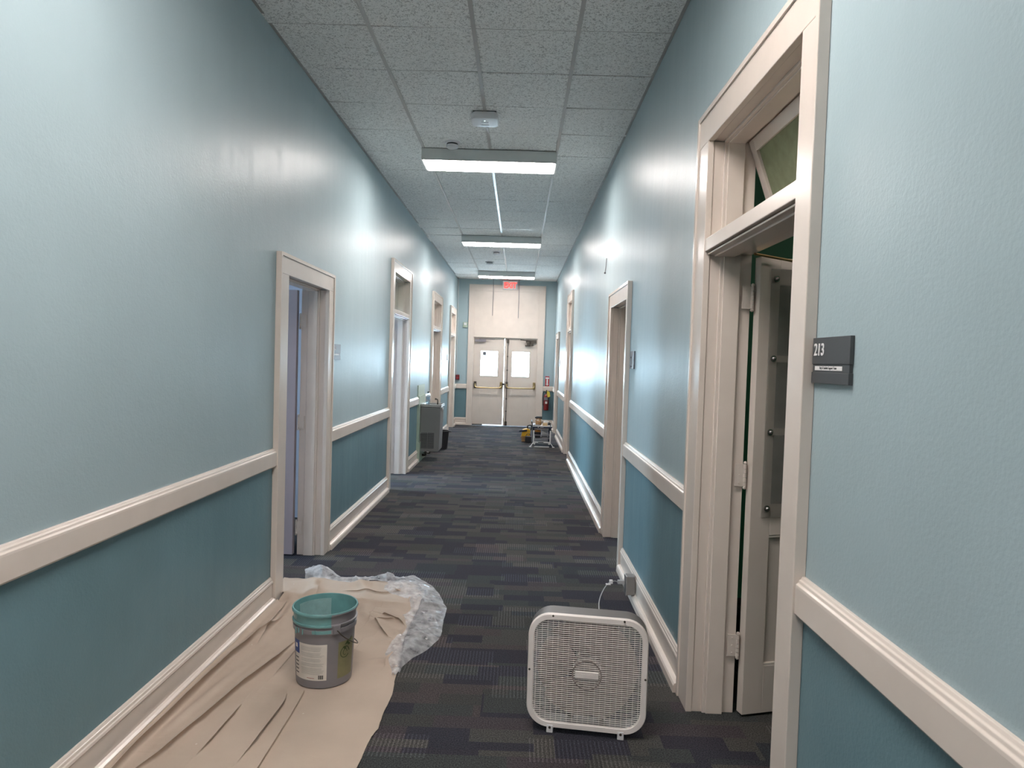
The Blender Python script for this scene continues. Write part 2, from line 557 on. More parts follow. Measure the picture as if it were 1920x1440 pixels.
# end wall, with the opening of the double door
EX0, EX1, EZ = -1.113, 0.434, 2.125
mb = MB()
def endpiece(x0, x1, z0, z1):
    for a, b, mi in ((z0, min(z1, ZR), 1), (max(z0, ZR), z1, 0)):
        if b > a + 1e-4:
            mb.cur = mi
            mb.box(x0, x1, YE, YE + 0.2, a, b)
endpiece(XL - TW, EX0, 0, ZC + 0.05); endpiece(EX1, XR + TW, 0, ZC + 0.05); endpiece(EX0, EX1, EZ, ZC + 0.05)
tag(mb.build('wall_end', [M['wall_up'], M['wall_low']]), 'far end wall of the corridor around the double exit doors', 'wall', kind='structure')
mb = MB()
mb.cur = 1; mb.box(XL - TW, XR + TW, YB - 0.15, YB, 0, ZR)
mb.cur = 0; mb.box(XL - TW, XR + TW, YB - 0.15, YB, ZR, ZC + 0.05)
tag(mb.build('wall_back', [M['wall_up'], M['wall_low']]), 'teal corridor wall behind the camera', 'wall', kind='structure')

mb = MB(); mb.box(-7.2, 5.6, YB - 0.15, YE + 0.35, -0.12, 0.0)
tag(mb.build('floor', M['carpet']), 'dark patchwork carpet tile floor of the corridor', 'floor', kind='structure')

# ceiling: tiles between T bars
rng = random.Random(3)
XA, XB_, XC = -0.9350, -0.3254, 0.2842
colx = [XL, XA, XB_, XC, XR]
Y0 = 4.056 - 0.6096 * 21
mb = MB()
rows = [Y0 + 0.6096 * i for i in range(0, 46)]
for i in range(len(rows) - 1):
    a, b = rows[i], min(rows[i + 1], YE)
    if b < YB or a >= YE: continue
    a = max(a, YB)
    for j in range(4):
        x0, x1 = colx[j] + (0.011 if j else 0.0), colx[j + 1] - (0.011 if j < 3 else 0.0)
        z = [ZC - 0.004 + rng.uniform(-0.004, 0.004) for _ in range(4)]
        y0, y1 = a + 0.0055, b - 0.0055
        vs = [(x0, y0, z[0]), (x1, y0, z[1]), (x1, y1, z[2]), (x0, y1, z[3])]
        vs += [(p[0], p[1], ZC + 0.03) for p in vs]
        mb.add(vs, [(0, 3, 2, 1), (4, 5, 6, 7), (0, 1, 5, 4), (1, 2, 6, 5), (2, 3, 7, 6), (3, 0, 4, 7)])
ceil = mb.build('ceiling', M['tile'])
tag(ceil, 'dropped ceiling of grey fissured tiles', 'ceiling', kind='structure')
mb = MB(); mb.box(XL - TW, XR + TW, YB - 0.15, YE + 0.2, ZC + 0.05, ZC + 0.12)
mb.build('ceiling_deck', M['dark_void'], ceil)
mb = MB()
for x in (XA, XB_, XC):
    mb.box(x - 0.012, x + 0.012, YB, YE, ZC - 0.010, ZC + 0.012)
for i, y in enumerate(rows):
    if YB < y < YE:
        for j in range(4):
            dz = rng.uniform(-0.0035, 0.002)
            mb.box(colx[j] + 0.012, colx[j + 1] - 0.012, y - 0.0075, y + 0.0075, ZC - 0.001 + dz, ZC + 0.012)
mb.build('ceiling_grid', M['grid'], ceil)

tn = [0]
def trim(mb, label, mat=None, name=None, bevel=0.002, cat='trim'):
    tn[0] += 1
    return tag(mb.build(name or 'trim_%d' % tn[0], mat or M['trim'], bevel=bevel), label, cat, kind='structure')

for xw, sg, w in ((XL, -1, 'left'), (XR, 1, 'right')):
    mb = MB()
    y = YB
    while y < YE:
        y2 = min(y + rng.uniform(2.6, 3.2), YE)
        d = rng.uniform(0.018, 0.026)
        mb.box(xw, xw - sg * d, y, y2 - 0.003, ZC - 0.006 - rng.uniform(0, 0.003), ZC + 0.004)
        y = y2
    trim(mb, 'grey metal angle strip along the top of the %s wall' % w, M['angle'])

RAIL = [(0, 0.992), (0.010, 0.992), (0.014, 0.984), (0.019, 0.982), (0.021, 0.974), (0.027, 0.970), (0.028, 0.962),
        (0.028, 0.886), (0.022, 0.878), (0, 0.878)]
BASE = [(0, 0.182), (0.008, 0.182), (0.013, 0.172), (0.016, 0.170), (0.018, 0.160), (0.022, 0.156), (0.024, 0.146),
        (0.018, 0.136), (0.018, 0.052), (0.030, 0.050), (0.040, 0.044), (0.046, 0.034), (0.048, 0.0), (0, 0.0)]
def gaps(doors):
    y = YB; out = []
    for o0, i0, i1, o1, tr in sorted(doors.values()):
        out.append((y, o0)); y = o1
    out.append((y, YE))
    return out
SEG = {'left': ['nearest the camera on the left wall beside the drop cloth', 'on the left wall between the two nearest doorways',
                'on the left wall beside the drinking fountain', 'on the left wall beyond the drinking fountain', 'in the far left corner'],
       'right': ['nearest the camera on the right wall below the dark 213 sign', 'on the right wall behind the box fan',
                 'on the right wall between the second and third doorways', 'on the right wall beside the tool stand', 'in the far right corner']}
for xw, sg, w, doors in ((XL, -1, 'left', DL), (XR, 1, 'right', DR)):
    for (a, b), where in zip(gaps(doors), SEG[w]):
        if b - a < 0.05: continue
        mb = MB(); mb.sweep(RAIL, a, b, xw, sg)
        trim(mb, 'cream wooden chair rail ' + where, bevel=0.0015, cat='chair rail')
        mb = MB(); mb.sweep(BASE, a + (0.012 if a > 0 else 0), b - 0.012, xw, sg)
        trim(mb, 'cream baseboard with shoe moulding ' + where, name='baseboard_' + w, bevel=0.0015, cat='baseboard')
CO0, CO1 = -1.245, 0.588
for a, b, w in ((XL, CO0, 'left'), (CO1, XR, 'right')):
    mb = MB(); mb.sweepx(RAIL, a, b, YE)
    trim(mb, 'short cream chair rail on the end wall %s of the double doors' % w, bevel=0.0015, cat='chair rail')
    mb = MB(); mb.sweepx(BASE, a, b, YE)
    trim(mb, 'short cream baseboard on the end wall %s of the double doors' % w, name='baseboard_end', bevel=0.0015, cat='baseboard')

# ------------------------------------------------------------------ doorways
def hinge(parent, x, y, z, sx, mat, hh=0.10):
    """butt hinge whose pin stands at x, y; sx points into the room"""
    mb = MB()
    for k in range(5):
        z0 = z - hh / 2 + k * hh / 5
        mb.cyl((x, y, z0 + 0.001), (x, y, z0 + hh / 5 - 0.001), 0.0075, n=12)
    mb.ball((x, y, z + hh / 2 + 0.006), 0.008, 8); mb.ball((x, y, z - hh / 2 - 0.006), 0.008, 8)
    mb.box(x - sx * 0.045, x, y + 0.001, y + 0.005, z - hh / 2, z + hh / 2)
    for dz in (-0.035, 0.0, 0.035):
        mb.cyl((x - sx * 0.025, y + 0.002, z + dz), (x - sx * 0.025, y - 0.002, z + dz), 0.004, n=8)
    return mb.build('hinge', mat, parent, smooth=True)

def leaf_mesh(w, h, t, glazed):
    """door leaf in local coordinates: hinge edge at u = 0, thickness along v from -t to 0"""
    fr = MB(); panes = []
    st = 0.102 if glazed else 0.125
    zt = h
    z_lo0, z_lo1 = 0.23, 0.83
    if glazed:
        zs = [0.97, 1.30, 1.63, 1.96]
        fr.box(0, st, -t, 0, 0.012, zt); fr.box(w - st, w, -t, 0, 0.012, zt)
        fr.box(st, w - st, -t, 0, 0.012, z_lo0); fr.box(st, w - st, -t, 0, z_lo1, zs[0]); fr.box(st, w - st, -t, 0, zs[3], zt)
        fr.box(st, w - st, -t + 0.006, -0.006, zs[1] - 0.015, zs[1] + 0.015); fr.box(st, w - st, -t + 0.006, -0.006, zs[2] - 0.015, zs[2] + 0.015)
        um = w / 2
        fr.box(um - 0.015, um + 0.015, -t + 0.007, -0.007, zs[0], zs[3])
        for i in range(3):
            for u0, u1 in ((st, um - 0.015), (um + 0.015, w - st)):
                panes.append((u0, u1, zs[i] + (0.015 if i else 0), zs[i + 1] - (0.015 if i < 2 else 0)))
        lows = [(st, w - st, z_lo0, z_lo1)]
    else:
        zs = (0.23, 0.95, 1.10, zt - 0.14)
        fr.box(0, st, -t, 0, 0.012, zt); fr.box(w - st, w, -t, 0, 0.012, zt)
        fr.box(st, w - st, -t, 0, 0.012, zs[0]); fr.box(st, w - st, -t, 0, zs[1], zs[2]); fr.box(st, w - st, -t, 0, zs[3], zt)
        lows = [(st, w - st, zs[0], zs[1]), (st, w - st, zs[2], zs[3])]
    for u0, u1, z0, z1 in lows:
        fr.box(u0, u1, -t + 0.013, -0.013, z0, z1)
        fr.box(u0, u1, -t + 0.002, -0.002, z0, z0 + 0.012); fr.box(u0, u1, -t + 0.002, -0.002, z1 - 0.012, z1)
    return fr, panes

def doorway(num, key, doors, xw, sg, side, cat_label, leaf, leaf_mat=None, hinges=(0.30, 1.07, 1.86)):
    o0, i0, i1, o1, tr = doors[key]
    zt, zo = Z_TOP[tr], Z_OUT[tr]
    X = lambda d: xw - sg * d
    root = thing('door_%d' % num, (xw, (i0 + i1) / 2, 0), cat_label, 'doorway', kind='structure')
    mb = MB()
    mb.box(X(0), X(0.028), o0, i0, 0, zt); mb.box(X(0), X(0.028), i1, o1, 0, zt)
    mb.box(X(0), X(0.028), o0, o1, zt, zo)
    bb = 0.022
    mb.box(X(0), X(0.036), o0 - 0.002, o0 + bb, 0, zo); mb.box(X(0), X(0.036), o1 - bb, o1 + 0.002, 0, zo)
    mb.box(X(0), X(0.036), o0 + bb, o1 - bb, zo - bb, zo + 0.002)
    mb.build('casing', M['trim'], root, bevel=0.003)
    # jamb lining with stops
    mb = MB()
    mb.box(X(0), X(-TW), i0 - CUT, i0 - 0.006, 0, zt); mb.box(X(0), X(-TW), i1 + 0.006, i1 + CUT, 0, zt)
    mb.box(X(0), X(-TW), i0 - CUT, i1 + CUT, zt + 0.006, zt + CUT)
    zs = 2.09 if tr else zt
    for d0, d1, th in ((-0.045, -0.135, 0.012), (-0.060, -0.135, 0.018)):
        mb.box(X(d0), X(d1), i0 - 0.006, i0 - 0.006 + th, 0, zt); mb.box(X(d0), X(d1), i1 + 0.006 - th, i1 + 0.006, 0, zt)
        mb.box(X(d0), X(d1), i0, i1, zt + 0.006 - th, zt + 0.006)
    mb.build('jamb', M['trim'], root, bevel=0.0025)
    if tr:
        mb = MB()
        mb.box(X(0.024), X(-0.03), i0 - 0.006, i1 + 0.006, 2.100, 2.157)
        mb.box(X(-0.03), X(-TW), i0 - 0.006, i1 + 0.006, 2.092, 2.150)
        mb.box(X(0.012), X(-0.12), i0, i1, 2.086, 2.094)
        mb.box(X(-0.02), X(-0.11), i0, i1, 2.078, 2.088)
        mb.build('transom_bar', M['trim'], root, bevel=0.003)
        # hinged transom sash tipped into the room
        ang = math.radians(19 if leaf == 'open_glazed' or leaf == 'open' else 3)
        py, pz = X(-0.150), zt - 0.004
        hgt, t = zt - 2.157 - 0.012, 0.035
        def R(u, v):     # u down the sash, v through it towards the room
            return (py + sg * (u * math.sin(ang) + v * math.cos(ang)), pz - u * math.cos(ang) + v * math.sin(ang))
        def slab(mb, y0, y1, u0, u1, v0, v1):
            vs = []
            for u, v in ((u0, v0), (u1, v0), (u1, v1), (u0, v1)):
                x, z = R(u, v); vs += [(x, y0, z), (x, y1, z)]
            mb.add(vs, [(0, 1, 3, 2), (2, 3, 5, 4), (4, 5, 7, 6), (6, 7, 1, 0), (0, 2, 4, 6), (1, 7, 5, 3)])
        ya, yb = i0 + 0.002, i1 - 0.002
        mb = MB(); r = 0.055
        slab(mb, ya, ya + r, 0, hgt, 0, t); slab(mb, yb - r, yb, 0, hgt, 0, t)
        slab(mb, ya + r, yb - r, 0, r, 0, t); slab(mb, ya + r, yb - r, hgt - r, hgt, 0, t)
        sash = mb.build('transom_sash', M['trim'], root, bevel=0.002)
        mb = MB(); slab(mb, ya + r, yb - r, r, hgt - r, 0.014, 0.018)
        mb.build('glass_pane', M['frosted'] if leaf != 'closed' else M['trim_flat'], sash)
    w = i1 - i0 - 0.004
    h = 2.080
    lm = leaf_mat or M['trim_flat']
    fr, panes = leaf_mesh(w, h, 0.043, leaf == 'open_glazed')
    if leaf == 'closed':
        # stands shut at the back of the jamb
        def T(p): return (X(-0.137) + sg * (p[1] + 0.043), i0 + 0.002 + p[0], p[2])
        py_ = None
    else:
        ang = math.radians({'open_glazed': 15, 'open': 2}[leaf])
        hx, hy = X(-TW + 0.006), i1 - 0.004
        def T(p):
            u, v = p[0] + 0.024, p[1] + 0.004
            return (hx + sg * (u * math.cos(ang) - v * math.sin(ang)), hy + u * math.sin(ang) + v * math.cos(ang), p[2])
    def xf(mb):
        mb.v = [T(p) for p in mb.v]
        return mb
    lf = xf(fr).build('door_leaf', lm, root, bevel=0.002)
    for u0, u1, z0, z1 in panes:
        mb = MB(); mb.box(u0, u1, -0.024, -0.019, z0, z1)
        xf(mb).build('glass_pane', M['pane_dim'], lf)
    if leaf == 'open_glazed':
        mb = MB(); mb.box(0.052, w - 0.052, -0.051, -0.046, 0.915, 2.030)
        g = xf(mb).build('plexiglass_guard', M['guard'], lf)
        for uu in (0.077, w - 0.077):
            for zz in (0.955, 1.30, 1.63, 1.985):
                mb = MB(); mb.cyl((uu, -0.0505, zz), (uu, -0.055, zz), 0.014, n=14); mb.ball((uu, -0.056, zz), 0.009, 8)
                xf(mb).build('bolt', M['door_guard_bolt'], lf, smooth=True)
        mb = MB(); mb.tube([(hx - sg * 0.015, i1 - 0.09, 2.082), (hx + sg * 0.17, i1 - 0.03, 2.066), (hx + sg * 0.42, i1 - 0.02, 2.052)], 0.006)
        mb.build('stay_rod', M['brass'], root, smooth=True)
        mb = MB(); mb.box(0.30, 0.38, -0.062, -0.043, 2.035, 2.060)
        xf(mb).build('rod_bracket', M['bronze'], lf)
    if leaf != 'closed':
        for z in hinges:
            hinge(root, hx + sg * 0.010, hy - 0.006, z, sg, M['trim_flat'])
    return root

doorway(1, 'R1', DR, XR, 1, 'right', 'nearest right doorway with open transom and cream glazed door swung into a green room', 'open_glazed', hinges=(0.32, 1.10, 1.90))
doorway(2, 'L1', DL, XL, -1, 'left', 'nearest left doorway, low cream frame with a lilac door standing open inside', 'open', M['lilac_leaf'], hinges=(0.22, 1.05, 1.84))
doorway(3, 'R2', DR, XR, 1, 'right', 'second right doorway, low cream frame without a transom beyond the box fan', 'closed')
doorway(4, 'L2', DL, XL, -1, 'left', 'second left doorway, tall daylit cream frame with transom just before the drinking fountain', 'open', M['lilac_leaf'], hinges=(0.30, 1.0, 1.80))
doorway(5, 'L3', DL, XL, -1, 'left', 'third left doorway, tall cream frame with transom just beyond the drinking fountain', 'closed')
doorway(6, 'R3', DR, XR, 1, 'right', 'third right doorway, tall cream frame with transom nearest the tool stand', 'closed')
doorway(7, 'L4', DL, XL, -1, 'left', 'last left doorway, tall cream frame with transom by the end wall', 'closed')
doorway(8, 'R4', DR, XR, 1, 'right', 'last right doorway, low narrow cream frame behind the tool stand', 'closed')

# ------------------------------------------------------------------ the double exit doors
D9 = thing('door_9', (-0.34, YE, 0), 'cream double exit doors with bright windows and brass push bars at the end of the corridor', 'doorway', kind='structure')
F = YE
mb = MB()
mb.box(CO0, EX0, F - 0.028, F, 0, 3.385); mb.box(EX1, CO1, F - 0.028, F, 0, 3.385); mb.box(EX0, EX1, F - 0.028, F, 3.235, 3.385)
mb.box(CO0 - 0.002, CO0 + 0.022, F - 0.038, F, 0, 3.387); mb.box(CO1 - 0.022, CO1 + 0.002, F - 0.038, F, 0, 3.387)
mb.box(CO0 + 0.022, CO1 - 0.022, F - 0.038, F, 3.365, 3.387)
mb.box(EX0, EX1, F - 0.024, F, 2.125, 2.150)
mb.build('casing', M['trim'], D9, bevel=0.003)
mb = MB(); mb.box(EX0, EX1, F - 0.012, F, 2.150, 3.235)
mb.box(EX0, EX0 + 0.02, F - 0.020, F - 0.012, 2.150, 3.235); mb.box(EX1 - 0.02, EX1, F - 0.020, F - 0.012, 2.150, 3.235); mb.box(EX0 + 0.02, EX1 - 0.02, F - 0.020, F - 0.012, 3.215, 3.235)
mb.build('overhead_panel', M['trim'], D9, bevel=0.002)
mb = MB()
mb.box(EX0 - 0.002, EX0 + 0.012, F, F + 0.19, 0, 2.12); mb.box(EX1 - 0.012, EX1 + 0.002, F, F + 0.19, 0, 2.12); mb.box(EX0, EX1, F, F + 0.19, 2.105, 2.127)
mb.build('jamb', M['trim_flat'], D9)
LY0, LY1 = F + 0.035, F + 0.080
def exit_leaf(x0, x1, z0, wx0, wx1, wz0, wz1):
    mb = MB()
    mb.box(x0, wx0, LY0, LY1, z0, 2.106); mb.box(wx1, x1, LY0, LY1, z0, 2.106)
    mb.box(wx0, wx1, LY0, LY1, z0, wz0); mb.box(wx0, wx1, LY0, LY1, wz1, 2.106)
    lf = mb.build('door_leaf', M['trim_flat'], D9, bevel=0.002)
    mb = MB(); e = 0.018
    for a in ((wx0 - e, wx0, wz0 - e, wz1 + e), (wx1, wx1 + e, wz0 - e, wz1 + e), (wx0, wx1, wz0 - e, wz0), (wx0, wx1, wz1, wz1 + e)):
        mb.box(a[0], a[1], LY0 - 0.006, LY0 + 0.001, a[2], a[3])
    mb.build('window_bead', M['trim_flat'], lf, bevel=0.001)
    mb = MB(); mb.box(wx0, wx1, LY0 + 0.018, LY0 + 0.024, wz0, wz1)
    mb.build('glass_pane', M['glass'], lf)
    return lf
lfL = exit_leaf(EX0 + 0.012, -0.365, 0.024, -0.928, -0.520, 1.205, 1.795)
lfR = exit_leaf(-0.3565, EX1 - 0.012, 0.006, -0.170, 0.240, 1.205, 1.795)
# frame of a second sheet hung at the top of the left window
mb = MB(); mb.box(-0.885, -0.80, LY0 + 0.006, LY0 + 0.009, 1.69, 1.78); mb.build('window_sticker', M['sign_mid'], lfL)
def push_bar(lf, xa, xb, z):
    for x, big in ((xa, xa < -0.9 or xa > -0.3), (xb, True)):
        mb = MB(); mb.box(x - 0.030, x + 0.030, LY0 - 0.028, LY0, z - 0.02, z + 0.145)
        mb.box(x - 0.020, x + 0.020, LY0 - 0.048, LY0 - 0.02, z + 0.06, z + 0.135)
        mb.build('bar_bracket', M['bronze'] if x != xb or z > 0.925 else M['brass'], lf, bevel=0.004)
    pts = []
    for x, s in ((xa, 1), (xb, -1)):
        seg = [(x, LY0 - 0.035, z + 0.09), (x, LY0 - 0.075, z + 0.05), (x + s * 0.012, LY0 - 0.098, z + 0.018), (x + s * 0.045, LY0 - 0.105, z)]
        pts += seg if s == 1 else seg[::-1]
    mb = MB(); mb.tube(pts, 0.014, 10)
    mb.build('push_bar', M['brass'], lf, smooth=True)
push_bar(lfL, -1.045, -0.420, 0.915)
push_bar(lfR, -0.285, 0.375, 0.925)
mb = MB(); mb.cyl((-0.283, LY0 - 0.03, 0.10), (-0.283, LY0 - 0.03, 2.06), 0.009, n=10)
for z in (0.36, 0.66, 1.35, 1.68):
    mb.box(-0.300, -0.266, LY0 - 0.042, LY0, z - 0.014, z + 0.014)
mb.build('latch_rod', M['bronze'], lfR, smooth=True)
for z0, z1 in ((0.008, 0.115), (2.00, 2.095)):
    mb = MB(); mb.box(-0.312, -0.254, LY0 - 0.042, LY0, z0, z1); mb.build('rod_latch', M['bronze'], lfR, bevel=0.004)
mb = MB(); mb.box(-0.395, -0.350, LY0 - 0.035, LY0 - 0.004, 0.985, 1.03); mb.ball((-0.355, LY0 - 0.03, 1.01), 0.026, 8)
mb.build('latch_strike', M['dark'], lfL)
mb = MB(); mb.box(-1.075, -0.815, LY0 - 0.060, LY0, 2.015, 2.075)
mb.box(-0.98, -0.93, LY0 - 0.055, LY0 - 0.02, 2.075, 2.09); mb.tube([(-0.955, LY0 - 0.04, 2.088), (-0.62, LY0 - 0.09, 2.088), (-0.60, LY0 - 0.02, 2.10)], 0.007)
mb.build('door_closer', M['closer'], lfL, bevel=0.004)
mb = MB(); mb.box(0.15, 0.40, LY0 - 0.055, LY0, 2.03, 2.09); mb.box(0.17, 0.24, LY0 - 0.075, LY0, 1.955, 2.04); mb.box(0.265, 0.33, LY0 - 0.075, LY0, 1.955, 2.03)
mb.box(0.13, 0.26, LY0 - 0.05, LY0 - 0.01, 1.94, 1.965); mb.tube([(0.28, LY0 - 0.06, 2.06), (0.05, LY0 - 0.09, 2.085), (0.02, LY0 - 0.02, 2.09)], 0.010)
mb.build('door_closer', M['bronze'], lfR, bevel=0.004)
mb = MB(); mb.box(EX0 + 0.014, -0.85, LY0 - 0.010, LY0 + 0.02, 0.004, 0.030); mb.build('door_sweep', M['bronze'], lfL)

# ------------------------------------------------------------------ side rooms (seen through the open doorways)
def room(name, x0, x1, y0, y1, h, mat, label, win=None):
    """shell of a side room; win = (y0, y1, z0, z1) cut in the wall farthest from the corridor"""
    mb = MB(); t = 0.1
    xf = x0 if abs(x0) > abs(x1) else x1
    xo = xf + (t if xf > 0 else -t)
    mb.cur = 0
    mb.box(min(x0, x1), max(x0, x1), y0 - t, y0, 0, h); mb.box(min(x0, x1), max(x0, x1), y1, y1 + t, 0, h)
    if win:
        a, b, c, d = win
        mb.box(xf, xo, y0 - t, a, 0, h); mb.box(xf, xo, b, y1 + t, 0, h); mb.box(xf, xo, a, b, 0, c); mb.box(xf, xo, a, b, d, h)
    else:
        mb.box(xf, xo, y0 - t, y1 + t, 0, h)
    mb.cur = 1
    mb.box(min(x0, x1) - 0.0, max(x0, x1), y0 - t, y1 + t, h, h + t)
    return tag(mb.build(name, [mat, M['room_ceiling']]), label, 'wall', kind='structure')
def window(num, xf, sg, y0, y1, z0, z1, label):
    r = thing('window_%d' % num, (xf, (y0 + y1) / 2, z0), label, 'window', kind='structure')
    mb = MB(); e = 0.05
    xa, xb = xf, xf + sg * 0.1
    for a in ((y0, y0 + e, z0, z1), (y1 - e, y1, z0, z1), (y0 + e, y1 - e, z0, z0 + e), (y0 + e, y1 - e, z1 - e, z1), (y0 + e, y1 - e, (z0 + z1) / 2 - 0.02, (z0 + z1) / 2 + 0.02)):
        mb.box(xa + sg * 0.02, xb - sg * 0.02, a[0], a[1], a[2], a[3])
    mb.build('window_frame', M['trim'], r)
    mb = MB(); mb.box(xa + sg * 0.045, xa + sg * 0.05, y0 + e, y1 - e, z0 + e, z1 - e)
    mb.build('glass_pane', M['glass'], r)
RLX = XL - TW
room('wall_lilac_room', RLX, -4.6, 3.2, 6.6, 3.1, M['purple_wall'], 'walls of the lilac room behind the nearest left doorway', (4.42, 5.02, 0.55, 2.7))
window(1, -4.6, -1, 4.42, 5.02, 0.55, 2.7, 'window of the room behind the nearest left doorway')
room('wall_daylit_room', RLX, -4.6, 7.0, 11.0, 3.1, M['purple_wall'], 'walls of the daylit room behind the second left doorway', (7.9, 9.5, 0.85, 2.7))
window(2, -4.6, -1, 7.9, 9.5, 0.85, 2.7, 'window of the daylit room behind the second left doorway')
RRX = XR + TW
room('wall_green_room', RRX, 4.9, 0.6, 4.7, 3.1, M['green_wall'], 'green walls of the room behind the nearest right doorway')

# ------------------------------------------------------------------ ceiling fixtures
def ceiling_light(y0, y1, label):
    t = thing('ceiling_light', (-0.3345, (y0 + y1) / 2, ZC), label, 'ceiling light', 'fluorescent lights along the corridor ceiling')
    x0, x1 = -0.953, 0.284
    z0, z1 = ZC - 0.108, ZC - 0.005
    mb = MB()
    mb.box(x0, x1, y0, y0 + 0.006, z0, z1); mb.box(x0, x1, y1 - 0.006, y1, z0, z1)
    mb.box(x0, x0 + 0.006, y0 + 0.006, y1 - 0.006, z0, z1); mb.box(x1 - 0.006, x1, y0 + 0.006, y1 - 0.006, z0, z1)
    mb.box(x0, x1, y0, y1, z1 - 0.004, z1)
    e = 0.016
    mb.box(x0, x1, y0, y0 + e, z0 - 0.004, z0 + 0.002); mb.box(x0, x1, y1 - e, y1, z0 - 0.004, z0 + 0.002)
    mb.box(x0, x0 + e, y0 + e, y1 - e, z0 - 0.004, z0 + 0.002); mb.box(x1 - e, x1, y0 + e, y1 - e, z0 - 0.004, z0 + 0.002)
    mb.build('housing', M['fixture'], t)
    mb = MB(); mb.box(x0 + e, x1 - e, y0 + e, y1 - e, z0 - 0.009, z0 + 0.004)
    mb.build('lens', M['lens'], t)
    return t
ceiling_light(6.345, 6.705, 'fluorescent ceiling light nearest the camera, just behind a smoke detector')
ceiling_light(10.70, 11.06, 'middle fluorescent ceiling light, second from the camera')
ceiling_light(14.93, 15.29, 'farthest fluorescent ceiling light, in front of the exit sign')
ceiling_light(1.78, 2.14, 'fluorescent ceiling light over the box fan, above the top of the picture')
ceiling_light(-1.45, -1.09, 'unseen fluorescent ceiling light added just behind the camera to brighten the fan front')  # added out of view to brighten the fan front and near trim
ceiling_light(-5.60, -5.24, 'unseen fluorescent ceiling light added far behind the camera for more front light')  # out of view, added for more light from behind the camera

def smoke_detector(x, y, label, r=0.06):
    t = thing('smoke_detector', (x, y, ZC), label, 'smoke detector', 'smoke detectors on the corridor ceiling')
    mb = MB(); mb.lathe([(0.001, -0.018), (r * 1.25, -0.018), (r * 1.28, -0.006), (r * 1.28, -0.005)], (x, y, ZC), 32)
    mb.build('base_plate', M['white_plastic'], t, smooth=True)
    mb = MB(); mb.lathe([(0.001, -0.062), (r * 0.7, -0.060), (r * 0.95, -0.050), (r, -0.036), (r * 0.98, -0.030)], (x, y, ZC), 32)
    mb.build('sensor_cap', M['white_plastic'], t, smooth=True)
    mb = MB(); mb.lathe([(r * 0.9, -0.031), (r * 0.9, -0.017)], (x, y, ZC), 32)
    mb.build('vent_ring', M['dark'], t)
smoke_detector(-0.655, 6.17, 'round white smoke detector in front of the nearest ceiling light', 0.055)
smoke_detector(-0.462, 12.25, 'round smoke detector just beyond the middle ceiling light')
smoke_detector(-0.640, 13.55, 'round smoke detector just before the farthest ceiling light', 0.066)

# wireless access point
def rrect(w, h, r, n=8):
    pts = []
    for cx, cy, a in ((w / 2 - r, h / 2 - r, 0), (-w / 2 + r, h / 2 - r, PI / 2), (-w / 2 + r, -h / 2 + r, PI), (w / 2 - r, -h / 2 + r, 1.5 * PI)):
        for i in range(n + 1):
            t = a + PI / 2 * i / n
            pts.append((cx + r * math.cos(t), cy + r * math.sin(t)))
    return pts
def loft(mb, rings, cap0=True, cap1=True):
    k = len(rings[0]); vs = [p for r in rings for p in r]; fs = []
    for j in range(len(rings) - 1):
        for i in range(k):
            fs.append((j * k + i, j * k + (i + 1) % k, (j + 1) * k + (i + 1) % k, (j + 1) * k + i))
    if cap0: fs.append(tuple(range(k))[::-1])
    if cap1: fs.append(tuple(range((len(rings) - 1) * k, len(rings) * k)))
    mb.add(vs, fs)
t = thing('access_point', (-0.327, 5.46, ZC), 'white rounded wireless access point on the ceiling nearest the camera', 'access point')
ax, ay = -0.327, 5.46
mb = MB()
ring = lambda s, z: [(ax + p[0] * s, ay + p[1] * s, ZC + z) for p in rrect(0.215, 0.215, 0.045)]
loft(mb, [ring(0.90, -0.012), ring(0.96, -0.020), ring(1.0, -0.040), ring(0.985, -0.058), ring(0.93, -0.066), ring(0.6, -0.0685)])
mb.build('cover', M['white_plastic'], t, smooth=True)
mb = MB(); mb.box(ax - 0.09, ax + 0.09, ay - 0.09, ay + 0.09, ZC - 0.012, ZC - 0.003); mb.build('mounting_plate', M['dark'], t)
mb = MB(); mb.cyl((ax, ay - 0.05, ZC - 0.0675), (ax, ay - 0.05, ZC - 0.0700), 0.005, n=12)
mb.build('status_light', plain('status_led', (0.6, 0.9, 0.9), 0.4, emit=((0.6, 1.0, 0.95), 1.5)), t)
mb = MB(); mb.box(ax - 0.028, ax + 0.028, ay - 0.024, ay - 0.018, ZC - 0.0695, ZC - 0.0680); mb.build('printed_mark', M['sign_mid'], t)
mb = MB(); mb.box(ax - 0.03, ax + 0.03, ay + 0.044, ay + 0.050, ZC - 0.0695, ZC - 0.068)
mb.build('printed_mark', M['sign_mid'], t)

# exit sign
t = thing('exit_sign', (-0.268, YE, 3.27), 'white exit sign with glowing red EXIT letters above the double doors', 'exit sign')
mb = MB(); mb.box(-0.447, -0.090, YE - 0.10, YE - 0.038, 3.272, 3.486); mb.build('housing', M['white_plastic'], t, bevel=0.006)
mb = MB(); mb.box(-0.425, -0.112, YE - 0.104, YE - 0.0995, 3.292, 3.466); mb.build('face_plate', M['fixture'], t, bevel=0.002)
red = plain('exit_red', (0.5, 0.02, 0.02), 0.4, emit=((1.0, 0.06, 0.05), 1.1))
mw = Matrix.Translation((-0.268, YE - 0.106, 3.312)) @ Matrix.Rotation(PI / 2, 4, 'X') @ Matrix.Diagonal((0.80, 1.0, 1.0, 1.0))
lettering('lettering', 'EXIT', 0.185, red, mw, t, 0.002, 'CENTER', 0.006)
